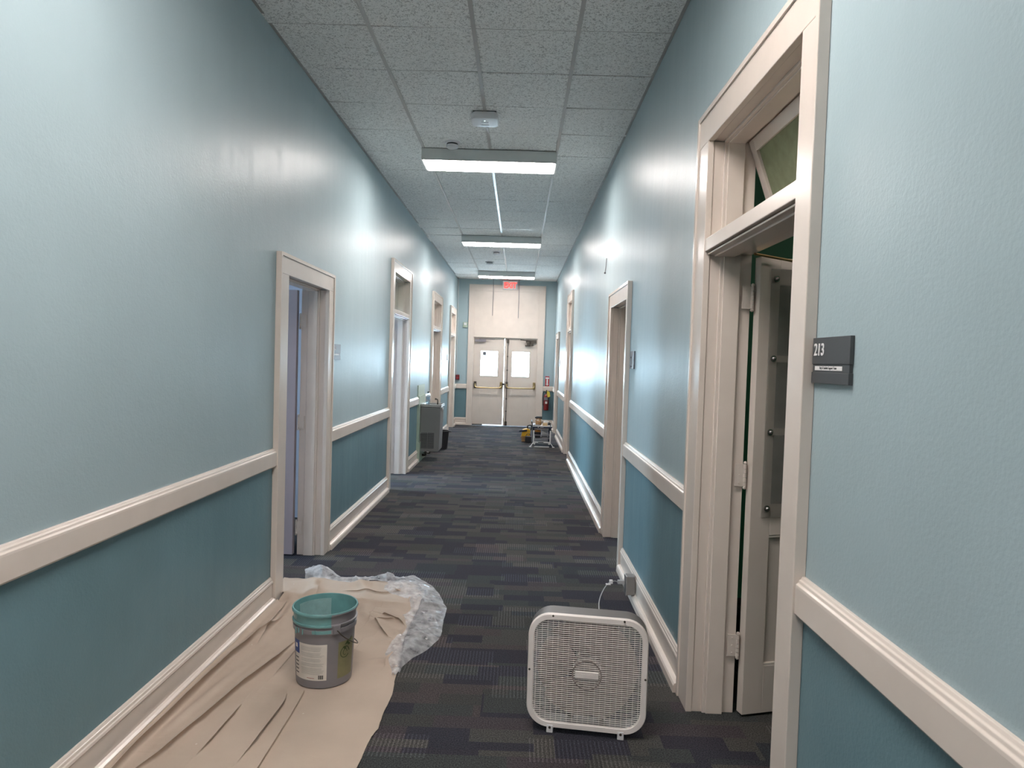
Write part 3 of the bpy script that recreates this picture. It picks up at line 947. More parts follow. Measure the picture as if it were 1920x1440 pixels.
# two thin cords hanging over the panel
for x, z, w in ((-0.672, 2.64, 'left'), (-0.058, 2.60, 'right')):
    mb = MB(); mb.tube([(x, YE - 0.13, ZC - 0.004), (x + 0.006, YE - 0.13, 3.1), (x + 0.002, YE - 0.125, 2.85), (x, YE - 0.125, z)], 0.006, 8)
    tag(mb.build('hanging_cord', M['sign_mid'], smooth=True), 'thin dark cord hanging from the ceiling %s of the exit sign' % w, 'cord', 'cords hanging over the exit doors')

# things on the end wall
t = thing('wall_sensor', (-1.315, YE, 2.35), 'small grey thermostat box on the end wall left of the double doors', 'wall box')
mb = MB(); mb.box(-1.375, -1.265, YE - 0.035, YE, 2.345, 2.475); mb.build('cover', M['plate_green'], t, bevel=0.006)
mb = MB(); mb.box(-1.35, -1.29, YE - 0.040, YE - 0.034, 2.40, 2.455); mb.build('face_plate', M['white_plastic'], t, bevel=0.003)
t = thing('fire_alarm_pull', (-1.47, YE, 1.08), 'dark red fire alarm pull station in the far left corner', 'fire alarm')
mb = MB(); mb.box(-1.515, -1.425, YE - 0.05, YE, 1.085, 1.205); mb.build('housing', M['red'], t, bevel=0.008)
mb = MB(); mb.box(-1.500, -1.440, YE - 0.06, YE - 0.048, 1.115, 1.145); mb.build('pull_handle', M['red_sign'], t, bevel=0.003)
mb = MB(); mb.tube([(XL + 0.012, YE - 0.012, ZC - 0.03), (XL + 0.012, YE - 0.012, 2.2), (XL + 0.012, YE - 0.012, 1.206)], 0.009, 10)
tag(mb.build('wall_conduit', M['fixture'], smooth=True), 'thin pale conduit running down the far left corner', 'conduit')

t = thing('extinguisher_sign', (0.690, YE, 0.99), 'red arrow sign above the fire extinguisher', 'sign')
mb = MB(); mb.box(0.640, 0.738, YE - 0.006, YE, 0.995, 1.235); mb.build('sign_board', M['red_sign'], t)
mb = MB(); c = 0.689; yv = YE - 0.0085
mb.box(c - 0.016, c + 0.016, yv, YE - 0.006, 1.045, 1.165); mb.add([(c - 0.034, yv, 1.05), (c + 0.034, yv, 1.05), (c, yv, 1.005)], [(0, 1, 2)])
mb.box(c - 0.040, c + 0.040, yv, YE - 0.006, 1.172, 1.208)
mb.build('arrow_print', M['white_print'], t)

ex, ey = 0.676, YE - 0.092
t = thing('fire_extinguisher', (ex, ey, 0.43), 'red fire extinguisher with a yellow tag hanging on the end wall beside the tool stand', 'fire extinguisher')
mb = MB(); mb.lathe([(0.001, 0.0), (0.050, 0.0), (0.062, 0.012), (0.063, 0.30), (0.060, 0.33), (0.046, 0.365), (0.026, 0.385), (0.022, 0.40), (0.001, 0.40)], (ex, ey, 0.42), 32)
mb.build('cylinder', M['red'], t, smooth=True)
mb = MB(); mb.cyl((ex, ey, 0.815), (ex, ey, 0.86), 0.020, n=16); mb.box(ex - 0.012, ex + 0.012, ey - 0.075, ey + 0.02, 0.86, 0.878); mb.box(ex - 0.012, ex + 0.012, ey - 0.085, ey + 0.01, 0.895, 0.908); mb.box(ex - 0.010, ex + 0.010, ey, ey + 0.02, 0.87, 0.905)
mb.build('valve_handle', M['dark'], t, bevel=0.003)
mb = MB(); mb.tube([(ex - 0.015, ey, 0.85), (ex - 0.055, ey - 0.01, 0.865), (ex - 0.082, ey - 0.012, 0.83), (ex - 0.086, ey - 0.012, 0.72), (ex - 0.080, ey - 0.01, 0.60), (ex - 0.070, ey - 0.008, 0.54)], 0.010, 10)
mb.build('hose', M['dark'], t, smooth=True)
mb = MB(); mb.add([(ex + 0.010, ey - 0.07, 0.90), (ex + 0.075, ey - 0.085, 0.86), (ex + 0.090, ey - 0.085, 0.76), (ex + 0.030, ey - 0.078, 0.73), (ex + 0.010, ey - 0.074, 0.80)], [(0, 1, 2, 3, 4)])
mb.build('inspection_tag', M['yellow_tag'], t)
mb = MB(); mb.lathe([(0.0645, 0.16), (0.0645, 0.215)], (ex, ey, 0.42), 10, -PI / 2 - 0.42, -PI / 2 + 0.42)
mb.build('printed_badge', M['label_white'], t)
mb = MB(); mb.lathe([(0.0645, 0.245), (0.0630, 0.318)], (ex, ey, 0.42), 20, -PI / 2 - 1.0, -PI / 2 + 1.0)
mb.build('instruction_label', M['sign_mid'], t, smooth=True)
mb = MB(); mb.box(ex - 0.03, ex + 0.03, ey + 0.055, YE, 0.55, 0.80); mb.build('wall_bracket', M['dark'], t)

# ------------------------------------------------------------------ room signs
def room_sign(y0, y1, z0, z1, xw, sg, mat, label, number=None, strip=None, dots=False):
    t = thing('room_sign', (xw, (y0 + y1) / 2, z0), label, 'sign', 'room signs beside the doors')
    X = lambda d: xw - sg * d
    mb = MB()
    h = z1 - z0
    ya, yb = min(y0, y1), max(y0, y1)
    mb.box(X(0.0), X(0.011), ya, yb, z0 + h * 0.42, z1)
    mb.box(X(0.0), X(0.009), ya + 0.003, yb - 0.001, z0 + h * 0.24, z0 + h * 0.42)
    mb.box(X(0.0), X(0.012), ya, yb, z0, z0 + h * 0.24)
    mb.build('sign_board', mat, t, bevel=0.001)
    # text reads left to right for a viewer in the corridor
    rot = Matrix(((0, 0, -sg, 0), (-sg, 0, 0, 0), (0, 1, 0, 0), (0, 0, 0, 1)))
    ystart = yb if sg > 0 else ya
    if number:
        mw = Matrix.Translation((X(0.0113), ystart - sg * 0.010, z1 - 0.049)) @ rot @ Matrix.Diagonal((0.92, 1.0, 1.0, 1))
        lettering('lettering', number, 0.047, M['white_print'], mw, t, 0.0012, 'LEFT', 0.0006)
    if strip is not None:
        mb = MB(); s0, s1 = ystart - sg * 0.016, ystart - sg * (yb - ya - 0.042)
        mb.box(X(0.008), X(0.0098), min(s0, s1), max(s0, s1), z0 + h * 0.285, z0 + h * 0.375)
        st = mb.build('name_strip', M['white_print'], t)
        if strip:
            mw = Matrix.Translation((X(0.0100), (s0 + s1) / 2, z0 + h * 0.31)) @ rot @ Matrix.Diagonal((0.8, 1.0, 1.0, 1))
            lettering('lettering', strip, 0.0105, M['black_print'], mw, st, 0.0003, 'CENTER')
    if dots:
        mb = MB(); mb.box(X(0.0105), X(0.0125), (ya + yb) / 2 + 0.02, (ya + yb) / 2 + 0.05, z1 - 0.052, z1 - 0.04)
        mb.build('printed_dot', M['black_print'], t)
        mb = MB(); mb.box(X(0.0115), X(0.0125), ya + 0.06, yb - 0.03, z0 + 0.012, z0 + 0.022)
        mb.build('printed_line', M['black_print'], t)
    return t
room_sign(1.737, 1.957, 1.549, 1.675, XR, 1, M['sign_dark'], 'charcoal 213 room sign with a white name strip on the near right wall', '213', 'Hey St Student Support Team')
room_sign(5.600, 5.800, 1.548, 1.676, XL, -1, M['sign_mid'], 'grey room sign beside the nearest left doorway', '21', '')
room_sign(5.00, 5.165, 1.552, 1.682, XR, 1, M['sign_mid'], 'grey room sign seen edge-on beside the second right doorway', None, None, True)
room_sign(14.50, 14.70, 1.55, 1.68, XL, -1, M['sign_mid'], 'small far room sign before the last left doorway', None, '')
room_sign(14.20, 14.36, 1.50, 1.63, XR, 1, M['sign_mid'], 'small far room sign before the last right doorway', None, '')

# thin wire end sticking out of the right wall
mb = MB(); mb.tube([(XR - 0.004, 6.88, 2.63), (XR - 0.008, 6.88, 2.55), (XR - 0.014, 6.88, 2.49)], 0.004, 6); mb.ball((XR - 0.016, 6.88, 2.485), 0.010, 8)
tag(mb.build('wall_wire', M['sign_mid'], smooth=True), 'short dark wire end hanging on the upper right wall beyond the second right doorway', 'wire')

# ------------------------------------------------------------------ outlet box on the right baseboard
t = thing('outlet_box', (XR - 0.03, 4.52, 0.07), 'grey surface outlet box on the right baseboard behind the box fan', 'outlet')
bx0, bx1 = XR - 0.076, XR - 0.0485
mb = MB(); mb.box(XR - 0.082, XR - 0.026, 4.52, 4.60, 0.052, 0.176); mb.build('box', M['grey_box'], t, bevel=0.004)
mb = MB(); mb.box(XR - 0.086, XR - 0.081, 4.515, 4.605, 0.050, 0.178); mb.build('cover_plate', M['steel'], t, bevel=0.001)

# ------------------------------------------------------------------ box fan
fan = thing('box_fan', (0.328, 2.872, 0.0), 'white square box fan with a grey housing standing on the carpet', 'fan', rotz=math.radians(-7.5))
W = 0.507; RC = 0.096; ZC0 = 0.267
def fr(w, r, y, dz=0.0): return [(p[0], y, ZC0 + p[1] + dz) for p in rrect(w, w * 0.968, r, 10)]
# local: x right, y away from the camera, front face at y = 0
mb = MB()
loft(mb, [fr(W - 0.004, RC, 0.012), fr(W - 0.004, RC, 0.112), fr(W - 0.016, RC - 0.006, 0.112), fr(W - 0.016, RC - 0.006, 0.012)], False, False)
k = len(fr(W, RC, 0))
place(mb.build('housing', M['fan_grey'], smooth=True), fan)
mb = MB()
loft(mb, [fr(W - 0.052, RC - 0.024, 0.014), fr(W - 0.052, RC - 0.024, 0.004), fr(W - 0.046, RC - 0.021, 0.000), fr(W - 0.006, RC - 0.003, 0.000), fr(W, RC, 0.005), fr(W, RC, 0.020)], False, False)
place(mb.build('front_frame', M['fan_white'], smooth=True), fan)
def inside(w, r, x):          # half-height of the rounded square of width w at offset x
    hw, hh = w / 2, w * 0.968 / 2
    ax_ = abs(x)
    if ax_ >= hw: return 0
    if ax_ <= hw - r: return hh
    dx = ax_ - (hw - r)
    return hh - r + math.sqrt(max(0, r * r - dx * dx))
GW, GR = W - 0.048, RC - 0.022
def grille(y, nh, nv, name, mat, th):
    mb = MB()
    hh = GW * 0.968 / 2
    for i in range(nh):
        z = -hh + 2 * hh * (i + 0.5) / nh
        # half width at this height, by symmetry of the rounded square
        az = abs(z); x = GW / 2 if az <= hh - GR else GW / 2 - GR + math.sqrt(max(0, GR * GR - (az - hh + GR) ** 2))
        mb.box(-x, x, y, y + 0.0022, ZC0 + z - th, ZC0 + z + th)
    for i in range(nv):
        x = -GW / 2 + GW * (i + 0.5) / nv
        h = inside(GW, GR, x)
        mb.box(x - 0.0007, x + 0.0007, y + 0.002, y + 0.005, ZC0 - h, ZC0 + h)
    return place(mb.build(name, mat), fan)
grille(0.003, 51, 20, 'front_grille', M['fan_white'], 0.0012)
grille(0.098, 22, 10, 'rear_grille', M['fan_grey'], 0.0018)
# hub: ring and badge
mb = MB()
for r0, r1, y in ((0.058, 0.0635, 0.0025),):
    n = 40
    vs = [(r * math.cos(2 * PI * i / n), yy, ZC0 - 0.006 + r * math.sin(2 * PI * i / n)) for yy in (y, y + 0.008) for r in (r0, r1) for i in range(n)]
    fs = []
    for i in range(n):
        j = (i + 1) % n
        fs += [(i, j, n + j, n + i), (n + i, n + j, 3 * n + j, 3 * n + i), (2 * n + i, 3 * n + i, 3 * n + j, 2 * n + j), (i, 2 * n + i, 2 * n + j, j)]
    mb.add(vs, fs)
place(mb.build('hub_ring', M['fan_blade'], smooth=True), fan)
mb = MB(); mb.box(-0.050, 0.050, 0.0, 0.009, ZC0 - 0.022, ZC0 + 0.010); badge = place(mb.build('badge', M['fan_white'], bevel=0.003), fan)
mb = MB()
for i in range(7):
    mb.box(-0.034 + i * 0.0105, -0.034 + i * 0.0105 + 0.006, -0.001, 0.001, ZC0 - 0.009, ZC0 - 0.001 + (0.003 if i % 3 == 0 else 0))
place(mb.build('embossed_mark', M['fan_white']), fan)
# motor, blades
mb = MB(); mb.cyl((0, 0.055, ZC0), (0, 0.100, ZC0), 0.062, n=32); place(mb.build('motor', M['fan_blade'], smooth=True), fan)
mb = MB(); mb.cyl((0, 0.030, ZC0), (0, 0.056, ZC0), 0.058, 0.060, n=32); hubp = place(mb.build('blade_hub', plain('hub_plastic', (0.44, 0.40, 0.38), 0.42), smooth=True), fan)
for kb in range(5):
    mb = MB()
    a0 = 2 * PI * kb / 5 + 0.35
    rows_ = 7; cols_ = 10; vs = []
    for s_ in (0, 1):
        for i in range(rows_):
            r = 0.050 + (0.216 - 0.050) * i / (rows_ - 1)
            span = 0.86 + 0.42 * math.sin(PI * min(1, i / (rows_ - 1)) * 0.85)
            for j in range(cols_):
                q = j / (cols_ - 1)
                a = a0 + span * (q - 0.5) * 1.15 + 0.25 * i / rows_
                y = 0.032 + 0.050 * q + 0.003 * s_
                vs.append((r * math.cos(a), y, ZC0 + r * math.sin(a)))
    fs = []
    K = rows_ * cols_
    for i in range(rows_ - 1):
        for j in range(cols_ - 1):
            q = (i * cols_ + j, i * cols_ + j + 1, (i + 1) * cols_ + j + 1, (i + 1) * cols_ + j)
            fs.append(q); fs.append(tuple(K + z for z in q[::-1]))
    for i in range(rows_ - 1):
        for j in (0, cols_ - 1):
            fs.append((i * cols_ + j, (i + 1) * cols_ + j, K + (i + 1) * cols_ + j, K + i * cols_ + j))
    for j in range(cols_ - 1):
        for i in (0, rows_ - 1):
            fs.append((i * cols_ + j, i * cols_ + j + 1, K + i * cols_ + j + 1, K + i * cols_ + j))
    mb.add(vs, fs)
    place(mb.build('blade', M['fan_blade'], smooth=True), fan)
# struts behind the grille
mb = MB()
for x in (-0.065, 0.065):
    mb.box(x - 0.013, x + 0.013, 0.086, 0.096, ZC0 - 0.240, ZC0 + 0.240)
place(mb.build('motor_strut', M['dark']), fan)
for x in (-0.150, 0.150):
    mb = MB(); mb.box(x - 0.013, x + 0.013, -0.002, 0.016, 0.0, 0.034); mb.box(x - 0.014, x + 0.014, 0.0, 0.085, 0.0, 0.012)
    ft = place(mb.build('foot', M['white_plastic'], bevel=0.002), fan)
    mb = MB(); mb.cyl((x, -0.001, 0.024), (x, -0.005, 0.024), 0.0055, n=12); s_ = mb.build('screw', M['bronze']); place(s_, ft)
for x, z in ((-0.150, 0.2385), (0.150, 0.2385), (-0.2445, 0.0), (0.2445, 0.0)):
    mb = MB(); mb.cyl((x, 0.002, ZC0 + z), (x, -0.0025, ZC0 + z), 0.0045, n=12); place(mb.build('screw', M['bronze']), fan)
# power cord up to the outlet (world coordinates)
c7, s7 = math.cos(math.radians(-7.5)), math.sin(math.radians(-7.5))
def fw(x, y, z): return (0.328 + c7 * x - s7 * y, 2.872 + s7 * x + c7 * y, z)
px, py_, pz = XR - 0.087, 4.56, 0.128
mb = MB(); mb.box(px - 0.002, px - 0.050, py_ - 0.011, py_ + 0.011, pz - 0.013, pz + 0.013)
mb.build('plug', M['cord_grey'], fan, bevel=0.004)
path = [(px - 0.050, py_, pz), (px - 0.075, py_, pz + 0.004), (px - 0.12, py_ - 0.02, pz - 0.012), (px - 0.16, py_ - 0.06, pz - 0.060), (px - 0.185, py_ - 0.13, 0.028),
        (px - 0.20, py_ - 0.30, 0.010), (px - 0.22, py_ - 0.60, 0.009), (px - 0.245, 3.62, 0.009), (px - 0.26, 3.30, 0.010), (px - 0.27, 3.12, 0.03), fw(0.14, 0.116, 0.09)]
def smooth_path(P, n=8):
    P = [Vector(p) for p in P]; out = []
    for i in range(len(P) - 1):
        a, b, c, d = P[max(i - 1, 0)], P[i], P[i + 1], P[min(i + 2, len(P) - 1)]
        for k in range(n):
            t = k / n
            out.append(0.5 * ((2 * b) + (c - a) * t + (2 * a - 5 * b + 4 * c - d) * t * t + (3 * b - a - 3 * c + d) * t ** 3))
    out.append(P[-1]); return out
mb = MB(); mb.tube(smooth_path(path), 0.0032, 8); mb.build('power_cord', M['cord_grey'], fan, smooth=True)
mb = MB(); mb.box(px - 0.082, px - 0.104, py_ - 0.014, py_ + 0.010, pz - 0.012, pz + 0.012); mb.box(px - 0.098, px - 0.13, py_ - 0.030, py_ - 0.010, pz - 0.016, pz - 0.008)
mb.build('cord_tag', M['white_plastic'], fan, bevel=0.003)

# ------------------------------------------------------------------ drop cloth
FLIP = (0, 1, 2, 3, 12, 13, 14)
def seg_dist(PX, PY, pts):
    """distance to a polyline, signed by side, and the position along it (0..1)"""
    best = np.full(PX.shape, 1e9); side = np.zeros(PX.shape); along = np.zeros(PX.shape)
    n = len(pts) - 1
    for i in range(n):
        (x0, y0), (x1, y1) = pts[i], pts[i + 1]
        dx, dy = x1 - x0, y1 - y0; L2 = dx * dx + dy * dy
        t = np.clip(((PX - x0) * dx + (PY - y0) * dy) / L2, 0, 1)
        qx, qy = PX - x0 - t * dx, PY - y0 - t * dy
        d = np.hypot(qx, qy)
        m = d < best
        best[m] = d[m]; side[m] = np.sign(dx * qy - dy * qx)[m]; along[m] = ((i + t) / n)[m]
    return best, side, along

rs = np.random.RandomState(11)
def vnoise(PX, PY, sx, sy, seed, rot=0.0):
    r_ = np.random.RandomState(seed); tab = r_.rand(64, 64)
    c_, s_ = math.cos(rot), math.sin(rot)
    X = (PX * c_ - PY * s_) * sx + 100; Y = (PX * s_ + PY * c_) * sy + 100
    xi, yi = np.floor(X).astype(int), np.floor(Y).astype(int)
    u, v = X - xi, Y - yi
    u = u * u * (3 - 2 * u); v = v * v * (3 - 2 * v)
    g = lambda a, b: tab[a % 64, b % 64]
    return (g(xi, yi) * (1 - u) + g(xi + 1, yi) * u) * (1 - v) + (g(xi, yi + 1) * (1 - u) + g(xi + 1, yi + 1) * u) * v

BKX, BKY = -0.905, 3.300
def cloth_left(y): return np.interp(y, [0.8, 4.20, 4.24, 4.30, 4.40, 4.46, 4.9], [-1.468, -1.468, -1.468, -1.474, -1.480, -1.56, -1.60])
def cloth_right(y):
    return np.interp(y, [0.8, 2.2, 2.57, 2.80, 2.86, 2.93, 3.16, 3.41, 3.54, 3.70, 3.90, 4.10, 4.30, 4.46, 4.56, 4.66, 4.9],
                     [-0.60, -0.585, -0.572, -0.566, -0.548, -0.552, -0.547, -0.566, -0.576, -0.592, -0.598, -0.592, -0.585, -0.578, -0.600, -0.660, -0.72])
CREASES = [  # polyline, height, steep width, soft width
    ([(-1.33, 4.05), (-1.40, 3.70), (-1.435, 3.435), (-1.448, 2.989), (-1.450, 2.60), (-1.452, 2.2)], 0.034, 0.010, 0.022),
    ([(-1.16, 3.75), (-1.20, 3.45), (-1.266, 3.168), (-1.307, 2.846), (-1.359, 2.578), (-1.42, 2.40)], 0.026, 0.009, 0.07),
    ([(-1.194, 3.003), (-1.205, 2.80), (-1.212, 2.60)], 0.015, 0.007, 0.05),
    ([(-1.027, 3.103), (-1.019, 2.987), (-1.027, 2.761), (-1.034, 2.56)], 0.017, 0.007, 0.045),
    ([(-0.816, 4.223), (-0.818, 4.102), (-0.835, 4.02)], 0.018, 0.010, 0.06),
    ([(-0.775, 4.09), (-0.747, 4.087), (-0.695, 4.058), (-0.654, 4.036), (-0.605, 3.951)], 0.015, 0.009, 0.06),
    ([(-0.790, 3.99), (-0.695, 4.049)], 0.010, 0.009, 0.05),
    ([(-0.80, 4.0), (-0.776, 3.976), (-0.72, 3.885), (-0.679, 3.798)], 0.014, 0.010, 0.06),
    ([(-0.776, 3.789), (-0.791, 3.708), (-0.795, 3.601), (-0.820, 3.52)], 0.015, 0.009, 0.06),
    ([(-0.585, 3.61), (-0.607, 3.515), (-0.630, 3.44)], 0.016, 0.008, 0.04),
    ([(-0.78, 4.55), (-0.745, 4.52)], 0.012, 0.009, 0.04),
    ([(-0.584, 4.438), (-0.620, 4.365), (-0.66, 4.33)], 0.018, 0.009, 0.05),
    ([(-1.116, 3.804), (-1.143, 3.523), (-1.158, 3.224)], 0.012, 0.03, 0.06),
    ([(-1.42, 4.30), (-1.40, 3.93), (-1.36, 3.60)], 0.022, 0.02, 0.05),
    ([(-1.30, 4.55), (-1.27, 4.25), (-1.24, 3.95)], 0.016, 0.02, 0.05),
    ([(-1.15, 4.52), (-0.90, 4.50), (-0.66, 4.54)], 0.010, 0.015, 0.06),
]
CREASES = [(c_[0][::-1],) + c_[1:] if i in FLIP else c_ for i, c_ in enumerate(CREASES)]
SOFT = [  # soft ridges
    ([(-0.94, 4.33), (-0.895, 4.117), (-0.80, 3.98), (-0.72, 3.93)], 0.016, 0.035),
    ([(-1.05, 4.36), (-0.85, 4.31), (-0.655, 4.294)], 0.014, 0.03),
    ([(-0.75, 3.70), (-0.66, 3.72), (-0.60, 3.69)], 0.010, 0.025),
    ([(-0.78, 3.46), (-0.68, 3.50), (-0.60, 3.49)], 0.010, 0.02),
    ([(-0.66, 3.90), (-0.63, 3.80), (-0.645, 3.72)], 0.012, 0.025),
    ([(-1.50, 4.62), (-1.30, 4.66), (-1.10, 4.60), (-0.95, 4.66), (-0.75, 4.58)], 0.022, 0.05),
    ([(-1.36, 4.66), (-1.30, 4.50), (-1.32, 4.36)], 0.020, 0.035),
    ([(-1.07, 4.68), (-0.99, 4.55), (-0.93, 4.44)], 0.016, 0.04),
    ([(-1.44, 4.42), (-1.36, 4.20), (-1.30, 3.80)], 0.016, 0.035),
    ([(-1.20, 4.20), (-1.10, 3.95), (-1.08, 3.70)], 0.010, 0.035),
    ([(-0.64, 3.25), (-0.70, 3.00), (-0.72, 2.70)], 0.004, 0.05),
    ([(-1.33, 3.3), (-1.37, 3.0), (-1.40, 2.7)], 0.014, 0.03),
]
def cloth_height(PX, PY):
    z = 0.008 + 0.004 * vnoise(PX, PY, 5, 3, 1) + 0.003 * vnoise(PX, PY, 14, 6, 2, 0.4)
    far = np.clip((PY - 3.3) / 0.9, 0, 1)
    z += far * (0.010 * vnoise(PX, PY, 7, 9, 3, 0.7) + 0.005 * vnoise(PX, PY, 22, 16, 4, -0.5))
    lft = np.clip((-1.15 - PX) / 0.3, 0, 1)
    z += lft * (0.014 * vnoise(PX, PY, 16, 2.2, 5, 0.12))
    for pts, h, w1, w2 in CREASES:
        d, s, a = seg_dist(PX, PY, pts)
        env = np.clip(np.sin(PI * np.clip(a * 0.94 + 0.03, 0, 1)) * 1.4, 0, 1)
        z += 1.4 * h * env * np.where(s < 0, np.exp(-(d / max(w1, 0.0065)) ** 2), np.exp(-d / w2))
    for pts, h, w in SOFT:
        d, s, a = seg_dist(PX, PY, pts)
        env = np.clip(np.sin(PI * np.clip(a * 0.94 + 0.03, 0, 1)) * 1.5, 0, 1)
        z += h * env * np.exp(-(d / w) ** 2)
    # the upper layer's straight edge running towards the camera
    x_e = np.interp(PY, [1.0, 2.548, 2.919, 3.185], [-0.944, -0.950, -0.953, -0.962])
    m = np.clip((3.23 - PY) / 0.08, 0, 1)
    q = PX - x_e
    z += m * np.where(q < 0, 0.017 * np.exp(np.minimum(q, 0) / 0.10), 0.017 * np.exp(-(np.maximum(q, 0) / 0.0065) ** 2))
    # flat under the bucket
    rb = np.hypot(PX - BKX, PY - BKY)
    k = np.clip((rb - 0.135) / 0.07, 0, 1)
    z = 0.012 * (1 - k) + z * k
    return z

def cloth_sheet():
    ys = np.concatenate([np.linspace(1.0, 2.3, 60, endpoint=False), np.linspace(2.3, 4.72, 1000)])
    nu = 420
    us = np.linspace(0, 1, nu)
    Y = np.repeat(ys[:, None], nu, 1)
    wob = 0.006 * (vnoise(ys, ys * 0, 9, 1, 21) - 0.5) + 0.004 * (vnoise(ys, ys * 0, 31, 1, 22) - 0.5)
    x0, x1 = cloth_left(ys), cloth_right(ys) + wob
    X = x0[:, None] + (x1 - x0)[:, None] * us[None, :]
    # the far hem waves
    hem = 0.06 * np.interp(X, [-1.55, -1.45, -1.35, -1.2, -1.08, -0.98, -0.85, -0.7, -0.6], [-0.2, 0.5, 0.8, 0.1, -0.1, 0.3, 0.1, 0.1, -0.4])
    t = np.clip((Y - 4.3) / 0.42, 0, 1) ** 2
    Y = Y + t * hem
    Z = cloth_height(X, Y)
    # folds lean over their steep side
    DX = np.zeros_like(X); DY = np.zeros_like(X)
    lean = [(p, h) for p, h, w1, w2 in CREASES] + [([(-0.944, 1.0), (-0.950, 2.548), (-0.953, 2.919), (-0.962, 3.185)], 0.0091)]
    for pts, h in lean:
        d, sd, a = seg_dist(X, Y, pts)
        tx, ty = pts[-1][0] - pts[0][0], pts[-1][1] - pts[0][1]
        L = math.hypot(tx, ty); nx, ny = -ty / L, tx / L          # points to the soft side
        env = np.clip(np.sin(PI * np.clip(a * 0.94 + 0.03, 0, 1)) * 1.4, 0, 1) if h != 0.0091 else 1.0
        k = env * 1.4 * min(h, 0.016) * np.where(sd >= 0, np.exp(-(d / 0.020) ** 2), np.exp(-(d / 0.0065) ** 2))
        DX -= nx * k; DY -= ny * k
    rb = np.hypot(X - BKX, Y - BKY)
    kk = np.clip((rb - 0.15) / 0.05, 0, 1)
    X0 = X.copy()
    X = X + DX * kk; Y = Y + DY * kk
    # turned up against the shoe moulding on the left, thin hem elsewhere
    up = np.clip(1 - (X0 - x0[:, None]) / 0.035, 0, 1) * (Y < 4.25)
    Z += 0.020 * up ** 1.5
    e = np.clip((1 - us[None, :]) * (x1 - x0)[:, None] / 0.03, 0, 1)
    Z = 0.006 + (Z - 0.006) * (0.35 + 0.65 * e)
    nv = len(ys)
    top = np.stack([X, Y, Z], -1).reshape(-1, 3)
    idx = np.arange(nv * nu).reshape(nv, nu)
    f = np.stack([idx[:-1, :-1], idx[:-1, 1:], idx[1:, 1:], idx[1:, :-1]], -1).reshape(-1, 4)
    me = bpy.data.meshes.new('drop_cloth')
    me.from_pydata(top.tolist(), [], f.tolist())
    me.materials.append(M['canvas'])
    me.polygons.foreach_set('use_smooth', [True] * len(me.polygons))
    o = bpy.data.objects.new('drop_cloth', me); COL.objects.link(o)
    md = o.modifiers.new('thickness', 'SOLIDIFY'); md.thickness = 0.0022; md.offset = -1
    tag(o, 'wrinkled beige canvas drop cloth spread along the left baseboard', 'drop cloth')
cloth_sheet()

def plastic():
    outer = [(-0.566, 3.33), (-0.548, 3.44), (-0.516, 3.545), (-0.455, 3.672), (-0.405, 3.80), (-0.392, 3.92), (-0.412, 4.10), (-0.405, 4.24), (-0.440, 4.42),
             (-0.500, 4.58), (-0.560, 4.72), (-0.640, 4.83), (-0.700, 4.93), (-0.80, 4.87), (-0.985, 4.835), (-1.10, 4.80), (-1.206, 4.82), (-1.33, 4.93), (-1.43, 4.965), (-1.50, 4.90)]
    inner = [(-0.580, 3.33), (-0.600, 3.43), (-0.655, 3.55), (-0.650, 3.70), (-0.615, 3.80), (-0.605, 3.92), (-0.650, 4.08), (-0.615, 4.20), (-0.655, 4.36),
             (-0.76, 4.46), (-0.86, 4.52), (-0.86, 4.60), (-0.84, 4.64), (-0.88, 4.66), (-0.985, 4.66), (-1.10, 4.65), (-1.206, 4.65), (-1.33, 4.72), (-1.41, 4.74), (-1.45, 4.74)]
    n = 300; m = 64
    s = np.linspace(0, len(outer) - 1, n); ii = np.arange(len(outer))
    o_ = np.stack([np.interp(s, ii, [p[k] for p in outer]) for k in (0, 1)], -1)
    i_ = np.stack([np.interp(s, ii, [p[k] for p in inner]) for k in (0, 1)], -1)
    t = np.linspace(0, 1, m)
    P = i_[:, None, :] * (1 - t)[None, :, None] + o_[:, None, :] * t[None, :, None]
    X, Y = P[..., 0], P[..., 1]
    X = X + 0.016 * (vnoise(X, Y, 11, 13, 31) - 0.5); Y = Y + 0.016 * (vnoise(X, Y, 12, 11, 32) - 0.5)
    rid = lambda a, b, sd, r=0.0: 1 - np.abs(2 * vnoise(X, Y, a, b, sd, r) - 1)
    prof = np.sin(PI * np.clip(t, 0, 1) ** 0.8)[None, :]
    z = 0.006 + prof * (0.014 + 0.034 * rid(6, 5, 33, 0.5) * rid(4, 5, 36) + 0.012 * rid(15, 12, 34, -0.4) ** 3 + 0.005 * rid(34, 30, 35, 0.9) ** 3)
    z = z * np.where((s[:, None] > 13), 1.5, 1.0)
    # over the canvas it lies just on top of it
    overc = (X < cloth_right(np.clip(Y, 0.8, 4.9)) + 0.012) & (Y < 4.74)
    zc = cloth_height(X, Y)
    lie = zc + 0.004 + 0.010 * rid(15, 12, 34, -0.4) ** 3
    onright = np.clip((s[:, None] * np.ones((1, m)) < 14), 0, 1)
    z = np.where(overc & (onright > 0), np.maximum(lie, z * 0.3 + lie * 0.7), z)
    top = np.stack([X, Y, z], -1).reshape(-1, 3)
    idx = np.arange(n * m).reshape(n, m)
    f = np.stack([idx[:-1, :-1], idx[:-1, 1:], idx[1:, 1:], idx[1:, :-1]], -1).reshape(-1, 4)
    me = bpy.data.meshes.new('plastic_sheet')
    me.from_pydata(top.tolist(), [], f.tolist())
    me.materials.append(M['plastic_sheet'])
    me.polygons.foreach_set('use_smooth', [True] * len(me.polygons))
    o = bpy.data.objects.new('plastic_sheet', me); COL.objects.link(o)
    tag(o, 'crumpled clear plastic sheet around the far edge of the canvas drop cloth', 'plastic sheet')
plastic()

